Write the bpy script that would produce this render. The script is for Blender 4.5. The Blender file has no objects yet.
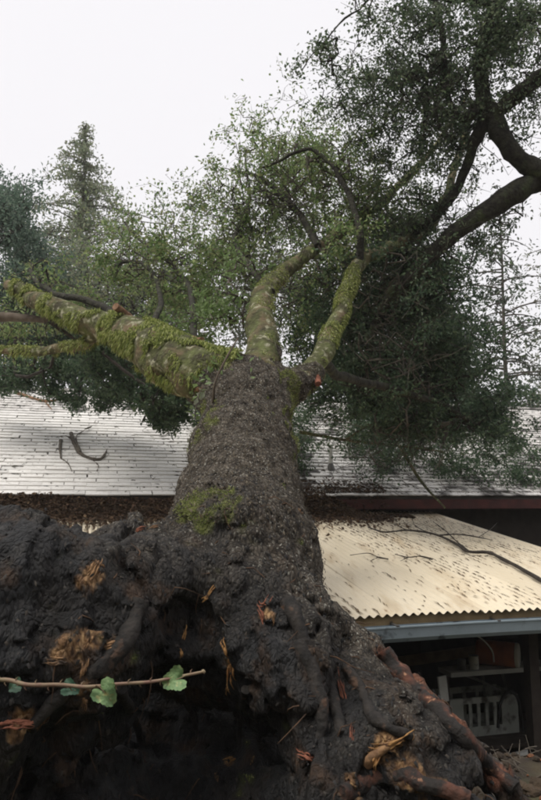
import bpy, math, random
import numpy as np
from mathutils import Vector
from mathutils.bvhtree import BVHTree

R = math.radians
rng = np.random.default_rng(11)
random.seed(11)
scn = bpy.context.scene
col = scn.collection

# ------------------------------------------------------------------ camera, sky, sun, exposure
CZ, PITCH, FPX = 3.0, R(8.5), 667.0
cam_d = bpy.data.cameras.new('camera')
cam_d.sensor_fit = 'VERTICAL'; cam_d.sensor_height = 36.0; cam_d.lens = 30.0
cam_d.clip_start = 0.05; cam_d.clip_end = 3000
cam = bpy.data.objects.new('camera', cam_d); col.objects.link(cam)
cam.location = (0, 0, CZ); cam.rotation_euler = (R(90) + PITCH, 0, 0)
scn.camera = cam

SUN_EL, SUN_AZ = R(60), R(-125)           # high, veiled by cloud, from the left behind the camera
w = bpy.data.worlds.new('World'); scn.world = w; w.use_nodes = True
nt = w.node_tree; nt.nodes.clear()
sky = nt.nodes.new('ShaderNodeTexSky'); sky.sky_type = 'NISHITA'; sky.sun_disc = False
sky.sun_elevation = SUN_EL; sky.sun_rotation = SUN_AZ; sky.air_density = 2.0; sky.dust_density = 6.0
sc_ = nt.nodes.new('ShaderNodeMixRGB'); sc_.blend_type = 'MULTIPLY'; sc_.inputs[0].default_value = 1
sc_.inputs[2].default_value = (0.08, 0.08, 0.08, 1)
hs = nt.nodes.new('ShaderNodeHueSaturation'); hs.inputs['Saturation'].default_value = 0.15
mx = nt.nodes.new('ShaderNodeMixRGB'); mx.inputs[0].default_value = 0.93
mx.inputs[2].default_value = (0.665, 0.652, 0.674, 1)       # even cloud cover
bg = nt.nodes.new('ShaderNodeBackground'); bg.inputs[1].default_value = 1.0
ow = nt.nodes.new('ShaderNodeOutputWorld')
nt.links.new(sky.outputs[0], sc_.inputs[1]); nt.links.new(sc_.outputs[0], hs.inputs['Color'])
nt.links.new(hs.outputs[0], mx.inputs[1]); nt.links.new(mx.outputs[0], bg.inputs[0]); nt.links.new(bg.outputs[0], ow.inputs[0])

sun_d = bpy.data.lights.new('sun', 'SUN'); sun_d.energy = 1.5; sun_d.angle = R(28); sun_d.color = (1.0, 0.95, 0.87)
sun = bpy.data.objects.new('sun', sun_d); col.objects.link(sun)
sdir = Vector((math.sin(SUN_AZ) * math.cos(SUN_EL), math.cos(SUN_AZ) * math.cos(SUN_EL), math.sin(SUN_EL)))
sun.rotation_euler = sdir.to_track_quat('Z', 'Y').to_euler()
sun.location = (-8, -4, 25)

vs = scn.view_settings
vs.view_transform = 'Standard'; vs.look = 'None'; vs.exposure = 0.6; vs.gamma = 1.0; vs.use_curve_mapping = False
scn.cycles.filter_width = 2.0
scn.cycles.max_bounces = 8; scn.cycles.diffuse_bounces = 5; scn.cycles.transmission_bounces = 6; scn.cycles.transparent_max_bounces = 4
scn.cycles.use_denoising = True

# ------------------------------------------------------------------ helpers
CP, SP = math.cos(PITCH), math.sin(PITCH)
def ray(px, py):
    u, v = (px - 270.5) / FPX, (400 - py) / FPX
    return np.array([u, CP - v * SP, SP + v * CP])
def at(px, py, Y):
    d = ray(px, py); return d * (Y / d[1]) + np.array([0, 0, CZ])

_T = np.random.default_rng(5).random((64, 64, 64)).astype(np.float32)
def noise(P, s, seed=0.0):
    """smooth value noise in -1..1 of points P (n,3) at frequency s"""
    Q = np.asarray(P, dtype=np.float32) * s + np.array([seed * 7.31, seed * 3.77 + 11.2, seed * 5.13 + 4.4], dtype=np.float32)
    I = np.floor(Q).astype(np.int64); F = (Q - I).astype(np.float32); F = F * F * (3 - 2 * F); I &= 63
    J = (I + 1) & 63
    x0, y0, z0, x1, y1, z1 = I[:, 0], I[:, 1], I[:, 2], J[:, 0], J[:, 1], J[:, 2]
    fx, fy, fz = F[:, 0], F[:, 1], F[:, 2]
    a = _T[x0, y0, z0] * (1 - fx) + _T[x1, y0, z0] * fx; b = _T[x0, y1, z0] * (1 - fx) + _T[x1, y1, z0] * fx
    c = _T[x0, y0, z1] * (1 - fx) + _T[x1, y0, z1] * fx; d = _T[x0, y1, z1] * (1 - fx) + _T[x1, y1, z1] * fx
    return ((a * (1 - fy) + b * fy) * (1 - fz) + (c * (1 - fy) + d * fy) * fz) * 2 - 1
def fbm(P, s, o=4, seed=0.0):
    t = 0; a = 1.0
    for i in range(o): t = t + a * noise(P, s * 2 ** i, seed + i * 1.7); a *= .5
    return t
def sstep(x, a, b):
    t = np.clip((x - a) / (b - a), 0, 1); return t * t * (3 - 2 * t)

class MB:
    def __init__(s): s.v = []; s.f = {3: [], 4: []}; s.n = 0
    def add(s, v, f):
        v = np.asarray(v, dtype=np.float64).reshape(-1, 3); f = np.asarray(f, dtype=np.int64)
        s.v.append(v); s.f[f.shape[1]].append(f + s.n); s.n += len(v)
    def box(s, c, dx, dy, dz):
        """oriented box: centre and three half-axis vectors"""
        c, dx, dy, dz = map(np.array, (c, dx, dy, dz))
        V = [c + a * dx + b * dy + e * dz for a in (-1, 1) for b in (-1, 1) for e in (-1, 1)]
        s.add(V, [[0, 1, 3, 2], [4, 6, 7, 5], [0, 4, 5, 1], [2, 3, 7, 6], [0, 2, 6, 4], [1, 5, 7, 3]])
    def mesh(s, name, smooth=True):
        me = bpy.data.meshes.new(name)
        V = np.concatenate(s.v); q = np.concatenate(s.f[4]) if s.f[4] else np.zeros((0, 4), int); t = np.concatenate(s.f[3]) if s.f[3] else np.zeros((0, 3), int)
        me.vertices.add(len(V)); me.vertices.foreach_set('co', V.astype(np.float32).ravel())
        lv = np.concatenate([q.ravel(), t.ravel()]).astype(np.int32)
        ls = np.concatenate([np.arange(len(q)) * 4, len(q) * 4 + np.arange(len(t)) * 3]).astype(np.int32)
        me.loops.add(len(lv)); me.loops.foreach_set('vertex_index', lv)
        me.polygons.add(len(ls)); me.polygons.foreach_set('loop_start', ls)
        me.update(calc_edges=True); me.validate()
        me.polygons.foreach_set('use_smooth', np.full(len(me.polygons), smooth)); me.update()
        return me
    def build(s, name, m, parent=None, smooth=True, **kw):
        return link(name, s.mesh(name, smooth), m, parent, **kw)
def link(name, me, m, parent=None, **kw):
    o = bpy.data.objects.new(name, me); col.objects.link(o)
    if m and not me.materials: me.materials.append(m)
    if parent:
        o.parent = parent; o.matrix_parent_inverse = Ident(parent)
    return tag(o, **kw)
def Wm(p): return (Wm(p.parent) @ p.matrix_parent_inverse @ p.matrix_basis) if p.parent else p.matrix_basis.copy()
def Ident(p): return Wm(p).inverted()
def tag(o, label=None, cat=None, group=None, kind=None):
    if label: o['label'] = label
    if cat: o['category'] = cat
    if group: o['group'] = group
    if kind: o['kind'] = kind
    return o
def empty(name, loc, label, cat, group=None):
    o = bpy.data.objects.new(name, None); col.objects.link(o); o.location = tuple(loc)
    return tag(o, label, cat, group)

def catmull(P, n):
    P = np.asarray(P, float); out = []
    Q = np.vstack([2 * P[0] - P[1], P, 2 * P[-1] - P[-2]])
    for i in range(len(P) - 1):
        p0, p1, p2, p3 = Q[i:i + 4]
        for t in np.linspace(0, 1, n, endpoint=False):
            out.append(.5 * ((2 * p1) + (-p0 + p2) * t + (2 * p0 - 5 * p1 + 4 * p2 - p3) * t * t + (-p0 + 3 * p1 - 3 * p2 + p3) * t ** 3))
    out.append(P[-1]); return np.array(out)
def frames(P):
    T = np.gradient(P, axis=0); T /= np.linalg.norm(T, axis=1)[:, None] + 1e-9
    a = np.array([0, 0, 1.]) if abs(T[0][2]) < .9 else np.array([1., 0, 0])
    N = np.zeros_like(P); n = a - T[0] * a.dot(T[0]); n /= np.linalg.norm(n)
    for i in range(len(P)):
        n = n - T[i] * n.dot(T[i]); n /= np.linalg.norm(n) + 1e-9; N[i] = n
    return T, N, np.cross(T, N)
def tube(mb, P, rad, sides=8, amp=0., freq=6., seed=0., cap=True):
    P = np.asarray(P, float); rad = np.broadcast_to(np.asarray(rad, float), (len(P),))
    T, N, B = frames(P)
    a = np.arange(sides) * 2 * math.pi / sides
    D = np.cos(a)[None, :, None] * N[:, None, :] + np.sin(a)[None, :, None] * B[:, None, :]
    V = P[:, None, :] + D * rad[:, None, None]
    if amp:
        n_ = fbm(V.reshape(-1, 3), freq, 3, seed).reshape(len(P), sides)
        V = V + D * (n_ * amp)[:, :, None] * (rad / rad.max())[:, None, None]
    V = V.reshape(-1, 3); k = np.arange(len(P) - 1)[:, None] * sides; j = np.arange(sides)[None, :]; j2 = (j + 1) % sides
    F = np.stack([k + j, k + j2, k + sides + j2, k + sides + j], -1).reshape(-1, 4)
    mb.add(V, F)
    if cap and sides > 4:
        for base, q in ((0, P[0]), (len(P) - 1, P[-1])):
            ring = V[base * sides:(base + 1) * sides]; Vc = np.vstack([ring, q[None]])
            i = np.arange(sides); F = np.stack([i, (i + 1) % sides, np.full(sides, sides)], -1)
            mb.add(Vc, F if base else F[:, ::-1])

# ------------------------------------------------------------------ materials
def mat(name, c1, c2=None, scale=4., rough=.8, bump=0., bscale=None, detail=6, lo=.35, hi=.65, spec=.3, metal=0., extra=None, rand=0., coord='Object', stretch=None):
    m = bpy.data.materials.new(name); m.use_nodes = True; n = m.node_tree; N = n.nodes; L = n.links
    b = N['Principled BSDF']; b.inputs['Roughness'].default_value = rough; b.inputs['Metallic'].default_value = metal
    b.inputs['Specular IOR Level'].default_value = spec
    tc = N.new('ShaderNodeTexCoord'); vec = tc.outputs[coord]
    if stretch:
        mp = N.new('ShaderNodeMapping'); mp.inputs['Scale'].default_value = stretch; mp.inputs['Rotation'].default_value = (0, 0, R(-15)); L.new(vec, mp.inputs[0]); vec = mp.outputs[0]
    colr = None
    if c2 is None: c2 = tuple(x * .7 for x in c1)
    nz = N.new('ShaderNodeTexNoise'); nz.inputs['Scale'].default_value = scale; nz.inputs['Detail'].default_value = detail; L.new(vec, nz.inputs['Vector'])
    rp = N.new('ShaderNodeValToRGB'); rp.color_ramp.elements[0].position = lo; rp.color_ramp.elements[1].position = hi
    rp.color_ramp.elements[0].color = (*c1, 1); rp.color_ramp.elements[1].color = (*c2, 1)
    L.new(nz.outputs[0], rp.inputs[0]); colr = rp.outputs[0]
    if extra:                       # second layer: (colour, scale, lo, hi)
        for (c3, s3, l3, h3) in extra:
            n2 = N.new('ShaderNodeTexNoise'); n2.inputs['Scale'].default_value = s3; n2.inputs['Detail'].default_value = 5; L.new(vec, n2.inputs['Vector'])
            r2 = N.new('ShaderNodeMapRange'); r2.inputs[1].default_value = l3; r2.inputs[2].default_value = h3; L.new(n2.outputs[0], r2.inputs[0])
            x = N.new('ShaderNodeMixRGB'); L.new(r2.outputs[0], x.inputs[0]); L.new(colr, x.inputs[1]); x.inputs[2].default_value = (*c3, 1); colr = x.outputs[0]
    if rand:
        oi = N.new('ShaderNodeObjectInfo'); h = N.new('ShaderNodeHueSaturation'); mr = N.new('ShaderNodeMapRange')
        mr.inputs[3].default_value = 1 - rand; mr.inputs[4].default_value = 1 + rand * .4
        L.new(oi.outputs['Random'], mr.inputs[0]); L.new(mr.outputs[0], h.inputs['Value']); L.new(colr, h.inputs['Color']); colr = h.outputs[0]
    L.new(colr, b.inputs['Base Color'])
    if bump:
        n3 = N.new('ShaderNodeTexNoise'); n3.inputs['Scale'].default_value = bscale or scale * 4; n3.inputs['Detail'].default_value = 6; L.new(vec, n3.inputs['Vector'])
        bp = N.new('ShaderNodeBump'); bp.inputs['Strength'].default_value = 1; bp.inputs['Distance'].default_value = bump
        L.new(n3.outputs[0], bp.inputs['Height']); L.new(bp.outputs[0], b.inputs['Normal'])
    return m
def leafmat(name, cols, trans=.35, rough=.45, spec=.4):
    """leaf: colour differs from leaf to leaf, light passes through"""
    m = bpy.data.materials.new(name); m.use_nodes = True; n = m.node_tree; N = n.nodes; L = n.links
    b = N['Principled BSDF']; b.inputs['Roughness'].default_value = rough; b.inputs['Specular IOR Level'].default_value = spec
    g = N.new('ShaderNodeNewGeometry'); rp = N.new('ShaderNodeValToRGB'); rp.color_ramp.interpolation = 'LINEAR'
    el = rp.color_ramp.elements
    while len(el) < len(cols): el.new(.5)
    for i, c in enumerate(cols): el[i].position = i / (len(cols) - 1); el[i].color = (*c, 1)
    L.new(g.outputs['Random Per Island'], rp.inputs[0]); L.new(rp.outputs[0], b.inputs['Base Color'])
    t = N.new('ShaderNodeBsdfTranslucent'); hs = N.new('ShaderNodeHueSaturation'); hs.inputs['Value'].default_value = 1.2; L.new(rp.outputs[0], hs.inputs['Color']); L.new(hs.outputs[0], t.inputs[0])
    x = N.new('ShaderNodeMixShader'); x.inputs[0].default_value = trans
    L.new(b.outputs[0], x.inputs[1]); L.new(t.outputs[0], x.inputs[2]); L.new(x.outputs[0], N['Material Output'].inputs[0])
    return m

M = {}
M['soil'] = mat('soil', (.035, .026, .018), (.075, .052, .032), 6, .9, .02, 25)
M['grass_ground'] = mat('forest_floor', (.05, .055, .028), (.085, .066, .04), 3, .95, .03, 20)
M['bark_dark'] = mat('bark_dark', (.018, .016, .013), (.05, .048, .034), 14, .9, .03, 30, extra=[((.07, .085, .04), 5, .55, .7)])
M['bark_mossy'] = mat('bark_mossy', (.06, .055, .035), (.13, .145, .06), 9, .95, .03, 30, extra=[((.17, .13, .08), 5, .5, .65), ((.34, .33, .23), 14, .56, .68)], spec=.15)
M['twig'] = mat('twig', (.07, .058, .045), (.12, .105, .085), 20, .85)
M['twig_dark'] = mat('twig_dark', (.025, .021, .018), (.055, .046, .038), 20, .85)
M['deadwood'] = mat('deadwood', (.10, .075, .055), (.16, .13, .10), 12, .85, .005, 40)
M['stub'] = mat('broken_wood', (.16, .085, .045), (.28, .17, .10), 18, .8, .006, 50)
M['moss_blade'] = leafmat('moss', [(.07, .10, .03), (.17, .21, .05), (.31, .35, .10), (.50, .52, .24), (.10, .14, .04), (.40, .43, .15)], .35, .95, .05)
M['leaf_olive'] = leafmat('leaf_olive', [(.08, .14, .045), (.14, .22, .075), (.23, .32, .115), (.22, .22, .11), (.33, .41, .18)], .5)
M['leaf_dark'] = leafmat('leaf_dark', [(.032, .062, .035), (.055, .098, .05), (.085, .135, .07), (.14, .19, .105)], .42, .45)  # darker copy of the crown leaf: dense, backlit shade put into the colour
M['leaf_bright'] = leafmat('leaf_bright', [(.11, .18, .06), (.17, .25, .09), (.24, .32, .14)], .45)
M['leaf_haze'] = leafmat('leaf_hazed_greygreen', [(.11, .14, .10), (.18, .21, .14), (.25, .27, .19), (.20, .19, .14)], .5)  # paled and greyed: distance haze is put into the leaf colour
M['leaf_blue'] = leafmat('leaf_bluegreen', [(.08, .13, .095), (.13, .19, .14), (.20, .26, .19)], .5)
M['needle_dark'] = leafmat('needle_dark', [(.045, .065, .045), (.08, .105, .07), (.11, .13, .09)], .4)
M['litter'] = leafmat('leaf_litter', [(.03, .02, .013), (.06, .036, .022), (.11, .066, .04), (.045, .03, .02), (.16, .105, .06)], .1, .8, .2)
M['needle_litter'] = leafmat('needle_litter', [(.05, .03, .018), (.09, .055, .03), (.14, .085, .05)], .1, .9, .1)
M['torn'] = mat('torn_wood', (.42, .24, .09), (.22, .10, .035), 14, .7, .01, 40, extra=[((.07, .03, .015), 22, .58, .68)])
M['torn_pale'] = mat('torn_wood_pale', (.36, .21, .10), (.17, .095, .05), 16, .75, .01, 40, extra=[((.05, .035, .025), 18, .55, .65)])
M['torn_red'] = mat('inner_bark_red', (.26, .10, .06), (.14, .05, .03), 16, .75, .01, 40)
M['shingle'] = mat('white_shingle', (.86, .845, .82), (.74, .72, .69), 5, .8, .004, 60, rand=.13, coord='Generated', extra=[((.30, .28, .25), 4.5, .60, .8)])
M['shingle_far'] = mat('white_shingle_field', (.78, .76, .73), (.52, .50, .48), 6, .85, .004, 60, extra=[((.10, .095, .09), 2.3, .5, .62), ((.16, .15, .14), 14, .56, .7)])
M['roof_deck'] = mat('roof_deck', (.06, .055, .05), (.10, .09, .08), 5, .9)
M['fascia_red'] = mat('fascia_red', (.10, .028, .024), (.065, .022, .02), 6, .7, .003, 30)
M['wall_shaded'] = mat('shaded_board_wall', (.030, .024, .020), (.045, .036, .03), 8, .9, .004, 30)  # near black: shade under the eaves is put into the wall colour
M['tin'] = mat('beige_tin', (.80, .715, .56), (.74, .65, .49), 2.2, .55, .0, extra=[((.52, .40, .25), 5, .55, .8), ((.26, .15, .08), 15, .66, .78)], rand=.10, stretch=(1, .09, 1))
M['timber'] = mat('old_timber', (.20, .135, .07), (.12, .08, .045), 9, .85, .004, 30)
M['timber_shaded'] = mat('shaded_timber', (.04, .03, .024), (.06, .048, .038), 9, .9, .004, 30)  # darker timber copy: the carport's inner shade is in the colour
M['galv'] = mat('galvanised', (.40, .48, .53), (.32, .39, .43), 5, .42, .001, 30, metal=.35, spec=.5, extra=[((.10, .12, .13), 7, .62, .72)])
M['white_plastic'] = mat('white_plastic', (.62, .62, .58), (.48, .48, .45), 7, .5)
M['grey_plastic'] = mat('grey_plastic', (.46, .48, .44), (.34, .36, .33), 5, .6, extra=[((.06, .05, .04), 9, .5, .7)])
M['rust_red'] = mat('rust_red', (.42, .13, .06), (.28, .09, .05), 6, .6, .002, 30)
M['black_rubber'] = mat('black_rubber', (.014, .014, .014), (.028, .027, .026), 8, .7)
M['grey_metal'] = mat('grey_metal', (.16, .16, .155), (.09, .085, .08), 7, .5, metal=.4)
M['stem'] = mat('bramble_stem', (.20, .11, .085), (.25, .20, .12), 30, .6)
M['bramble_leaf'] = mat('bramble_leaf', (.12, .21, .09), (.20, .30, .13), 40, .5, .004, 90, extra=[((.32, .36, .16), 55, .58, .68), ((.25, .20, .07), 25, .64, .72)])
M['bramble_leaf_dark'] = mat('bramble_leaf_dark', (.03, .075, .045), (.05, .10, .06), 22, .5)

# bark of the fallen trunk: bark / soil / moss / red root by where they really are (mesh attributes)
def trunkmat():
    m = bpy.data.materials.new('trunk_bark'); m.use_nodes = True; n = m.node_tree; N = n.nodes; L = n.links
    b = N['Principled BSDF']; b.inputs['Specular IOR Level'].default_value = .28
    tc = N.new('ShaderNodeTexCoord')
    mp = N.new('ShaderNodeMapping'); mp.inputs['Rotation'].default_value = (R(-52), 0, 0); mp.inputs['Scale'].default_value = (1, 1, .45)
    L.new(tc.outputs['Object'], mp.inputs[0]); vec = mp.outputs[0]
    def nz(s, d=6, v=vec):
        q = N.new('ShaderNodeTexNoise'); q.inputs['Scale'].default_value = s; q.inputs['Detail'].default_value = d; L.new(v, q.inputs['Vector']); return q.outputs[0]
    def ramp(f, *st):
        r = N.new('ShaderNodeValToRGB'); e = r.color_ramp.elements
        while len(e) < len(st): e.new(.5)
        for i, (p, c) in enumerate(st): e[i].position = p; e[i].color = (*c, 1)
        L.new(f, r.inputs[0]); return r.outputs[0]
    def mixc(f, a, c):
        x = N.new('ShaderNodeMixRGB'); L.new(f, x.inputs[0]); L.new(a, x.inputs[1]); L.new(c, x.inputs[2]); return x.outputs[0]
    def attr(nm):
        a = N.new('ShaderNodeAttribute'); a.attribute_name = nm; return a.outputs['Fac']
    vo = N.new('ShaderNodeTexVoronoi'); vo.feature = 'DISTANCE_TO_EDGE'; vo.inputs['Scale'].default_value = 38
    wv = N.new('ShaderNodeVectorMath'); wv.operation = 'ADD'
    nn = N.new('ShaderNodeTexNoise'); nn.inputs['Scale'].default_value = 9; L.new(vec, nn.inputs['Vector'])
    ws = N.new('ShaderNodeVectorMath'); ws.operation = 'SCALE'; ws.inputs['Scale'].default_value = .09; L.new(nn.outputs['Color'], ws.inputs[0])
    L.new(vec, wv.inputs[0]); L.new(ws.outputs[0], wv.inputs[1]); L.new(wv.outputs[0], vo.inputs['Vector'])
    bark = ramp(nz(16, 8), (.3, (.028, .023, .018)), (.5, (.078, .065, .050)), (.7, (.17, .145, .115)))
    crack = ramp(vo.outputs['Distance'], (0., (.03, .026, .022)), (.10, (1, 1, 1)))
    mu = N.new('ShaderNodeMixRGB'); mu.blend_type = 'MULTIPLY'; mu.inputs[0].default_value = .85; L.new(bark, mu.inputs[1]); L.new(crack, mu.inputs[2])
    fleck = N.new('ShaderNodeMapRange'); fleck.inputs[1].default_value = .60; fleck.inputs[2].default_value = .68; L.new(nz(75, 3), fleck.inputs[0])
    lich = N.new('ShaderNodeRGB'); lich.outputs[0].default_value = (.36, .35, .30, 1)
    barkc = mixc(fleck.outputs[0], mu.outputs[0], lich.outputs[0])
    soil = ramp(nz(7, 8), (.30, (.005, .0047, .0044)), (.52, (.012, .0108, .010)), (.74, (.034, .029, .025)))
    tone = N.new('ShaderNodeMapRange'); tone.inputs[1].default_value = .42; tone.inputs[2].default_value = .6; L.new(nz(2.6, 5, tc.outputs['Object']), tone.inputs[0])
    clay = ramp(nz(12, 7), (.3, (.009, .009, .0095)), (.55, (.022, .0225, .0235)), (.75, (.05, .048, .046)))
    soil = mixc(tone.outputs[0], soil, clay)
    tone2 = N.new('ShaderNodeMapRange'); tone2.inputs[1].default_value = .54; tone2.inputs[2].default_value = .66; L.new(nz(4.3, 6, tc.outputs['Object']), tone2.inputs[0])
    brn = ramp(nz(20, 6), (.3, (.014, .009, .006)), (.6, (.055, .033, .02)))
    soil = mixc(tone2.outputs[0], soil, brn)
    c = mixc(attr('soil'), barkc, soil)
    red = ramp(nz(14, 6), (.35, (.075, .03, .019)), (.6, (.20, .08, .045)))
    c = mixc(attr('red'), c, red)
    torn = ramp(nz(38, 6), (.35, (.05, .027, .014)), (.5, (.19, .105, .05)), (.66, (.40, .25, .12)))
    c = mixc(attr('torn'), c, torn)
    moss = ramp(nz(30, 5), (.3, (.035, .04, .012)), (.5, (.085, .095, .025)), (.7, (.15, .16, .05)))
    c = mixc(attr('moss'), c, moss)
    L.new(c, b.inputs['Base Color'])
    ro = N.new('ShaderNodeMapRange'); ro.inputs[3].default_value = .92; ro.inputs[4].default_value = .68; L.new(attr('soil'), ro.inputs[0]); L.new(ro.outputs[0], b.inputs['Roughness'])
    ad = N.new('ShaderNodeMath'); ad.operation = 'MULTIPLY_ADD'; ad.inputs[1].default_value = .9
    mn = N.new('ShaderNodeMath'); mn.operation = 'MINIMUM'; mn.inputs[1].default_value = .25; L.new(vo.outputs['Distance'], mn.inputs[0])
    L.new(nz(60, 8), ad.inputs[0]); L.new(mn.outputs[0], ad.inputs[2])
    bp = N.new('ShaderNodeBump'); bp.inputs['Distance'].default_value = .035; bp.inputs['Strength'].default_value = .9
    L.new(ad.outputs[0], bp.inputs['Height']); L.new(bp.outputs[0], b.inputs['Normal'])
    return m
M['trunk'] = trunkmat()

# ------------------------------------------------------------------ building frame: e along the eave, u up the slope
EA = R(15); A = np.array([0.845, 5.5]); e2 = np.array([math.cos(EA), math.sin(EA)]); u2 = np.array([-math.sin(EA), math.cos(EA)])
ZE, SL = CZ - .9, .14                    # lean-to eave height, slope
def B(e, t, z): p = A + e * e2 + t * u2; return np.array([p[0], p[1], z])
E3, U3, Z3 = np.array([*e2, 0]), np.array([*u2, 0]), np.array([0, 0, 1.])
T_TOP, E_R, E_L = 5.0, 3.18, -6.6
def lean(e, t, dz=0): return B(e, t, ZE + SL * t + dz)
TM, ZM, SM, RUN = 4.72, CZ + .06, math.tan(R(26)), 4.4    # main roof: eave line t, height, slope, run to ridge
def mainr(e, s, dz=0): return B(e, TM + s, ZM + SM * s + dz)
def hit_plane(px, py, p0, n):
    d = ray(px, py); o = np.array([0, 0, CZ]); k = (p0 - o).dot(n) / d.dot(n); return o + d * k
NL = np.cross(E3, U3 + Z3 * SL); NL /= np.linalg.norm(NL)
NM = np.cross(E3, U3 + Z3 * SM); NM /= np.linalg.norm(NM)
def on_lean(px, py, h=.03): return hit_plane(px, py, lean(0, 0), NL) + NL * h
def on_main(px, py, h=.03): return hit_plane(px, py, mainr(0, 0), NM) + NM * h

# ------------------------------------------------------------------ ground: one sheet with the bank the photographer stands on
def ground_z(x, y):
    x = np.asarray(x, float); y = np.asarray(y, float)
    P = np.stack([x, y, np.zeros_like(x)], -1).reshape(-1, 3)
    n1 = noise(P, .8, 3).reshape(x.shape); n2 = fbm(P, 2.5, 3, 4).reshape(x.shape)
    ys = y - .12 * x
    bank = 1.48 * (1 - sstep(ys, 3.9, 6.0)) * (1 - sstep(np.abs(x), 7, 16)) + .10 * n2 * (1 - sstep(ys, 4.5, 7))
    back = np.clip(-.9 - y, 0, 26) * .62 + 1.0 * sstep(-y, .8, 4) * n1  # unseen slope behind the camera, added to block low sky light
    far = back + 1.2 * sstep(y, 30, 120) * (1 + .3 * n1)
    return bank + far - .03 + .02 * n2 * (1 - sstep(y, 6, 9))
def axis(lo, hi, mid0, mid1, nf, nc):
    a = -np.geomspace(1, mid0 - lo + 1, nc)[::-1] + 1 + mid0; c = np.geomspace(1, hi - mid1 + 1, nc) - 1 + mid1
    return np.unique(np.concatenate([a, np.linspace(mid0, mid1, nf), c]))
gx = axis(-900, 900, -4, 5, 120, 22); gy = np.unique(np.concatenate([axis(-300, 1600, .5, 8, 110, 26), np.linspace(-30, .4, 40)]))
X, Y = np.meshgrid(gx, gy, indexing='ij'); Zg = ground_z(X, Y)
mb = MB(); ny = len(gy); i, j = np.meshgrid(np.arange(len(gx) - 1), np.arange(ny - 1), indexing='ij'); k = (i * ny + j).ravel()
mb.add(np.stack([X, Y, Zg], -1), np.stack([k, k + ny, k + ny + 1, k + 1], -1))
mb.build('ground', mat('ground_soil', (.035, .027, .02), (.075, .055, .035), 4, .95, .03, 14, extra=[((.06, .07, .03), .7, .5, .6)]), kind='structure')

# ------------------------------------------------------------------ the house with the white shingle roof
house = empty('house', B(0, TM + 4, 0), 'long low house with white shingle roof and dark red eave board behind the trunk', 'house')
mb = MB()
HL, HR = -10., 10.
def slab(mb, c, e, u, n, he, hu, hn): mb.box(c, np.array(e) * he, np.array(u) * hu, np.array(n) * hn)
# walls
mb.box((B(0, TM + .55, 0) + Z3 * 1.42), E3 * 9.7, U3 * .06, Z3 * 1.45); mb.build('wall', M['wall_shaded'], house, False)
mb = MB(); mb.box((B(0, TM + RUN * 2 - .55, 0) + Z3 * 1.42), E3 * 9.7, U3 * .06, Z3 * 1.45); mb.build('wall', M['wall_shaded'], house, False)
for ee in (-9.7, 9.7):
    mb = MB(); a, b_ = TM + .55, TM + RUN * 2 - .55; zt = ZM + SM * .5 - .1; zr = ZM + SM * RUN - .12
    V = []
    for de in (-.06, .06): V += [B(ee + de, a, 0), B(ee + de, b_, 0), B(ee + de, b_, zt), B(ee + de, TM + RUN, zr), B(ee + de, a, zt)]
    mb.add(V, [[0, 1, 6, 5], [1, 2, 7, 6], [2, 3, 8, 7], [3, 4, 9, 8], [4, 0, 5, 9], [0, 4, 2, 1], [5, 6, 7, 9]])
    mb.add(V, [[4, 3, 2], [9, 7, 8]]); mb.build('gable_wall', M['wall_shaded'], house, False)
# roof deck, both slopes, as one solid
mb = MB(); th = .10
V = []
for ee in (HL, HR):
    V += [mainr(ee, 0, -.012), mainr(ee, RUN, -.012), B(ee, TM + 2 * RUN, ZM - .012), B(ee, TM + 2 * RUN, ZM - .012 - th), mainr(ee, RUN, -.012 - th), mainr(ee, 0, -.012 - th)]
mb.add(V, [[0, 1, 7, 6], [1, 2, 8, 7], [2, 3, 9, 8], [3, 4, 10, 9], [4, 5, 11, 10], [5, 0, 6, 11], [0, 5, 4, 1], [1, 4, 3, 2], [6, 7, 10, 11], [7, 8, 9, 10]])
roof = mb.build('roof', M['roof_deck'], house, False)
mb = MB(); mb.box(B(0, TM - .02, ZM - .13), E3 * 9.98, U3 * .018, Z3 * .075); mb.build('fascia', M['fascia_red'], house, False)
mb = MB(); mb.box(B(0, TM + RUN, ZM + SM * RUN + .03), E3 * 9.9, U3 * .11, Z3 * .022); mb.build('ridge_cap', M['shingle_far'], roof, False)
# shingles: one mesh shared by the pieces that show largest, the rest joined
us = (U3 + Z3 * SM) / math.hypot(1, SM)
EXPO, WID = .142, .31
mbx = MB(); mbx.box((0, 0, 0), (WID / 2 - .0018, 0, 0), (0, .100, 0), (0, 0, .009))
sh_me = mbx.mesh('shingle', False); sh_me.materials.append(M['shingle'])
from mathutils import Matrix
cand = []; nrow = int(RUN * math.hypot(1, SM) / EXPO)
for r_ in range(nrow):
    for c_ in range(int(20 / WID)):
        e_ = HL + .1 + (c_ + .5 * (r_ % 2) + .08 * math.sin(r_ * 3.3)) * WID
        if e_ > HR - .1: continue
        cand.append((r_, e_))
def seen(e_, r_):          # stretches of roof the trunk and the boughs leave open in the photograph
    p = mainr(e_, r_ * EXPO * .9); d = p - np.array([0, 0, CZ]); dep = d[1] * CP + d[2] * SP
    px = 270.5 + FPX * d[0] / dep; py = 400 - FPX * (-d[1] * SP + d[2] * CP) / dep
    return px, py
near, rest = [], []
for r_, e_ in cand:
    px, py = seen(e_, r_)
    (near if (-12 < px < 192 and py > 404 and e_ < -.2) or (312 < px < 346 and py > 436) else rest).append((r_, e_))
near.sort(key=lambda q: q[0]); rest += near[300:]; near = near[:300]
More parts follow.
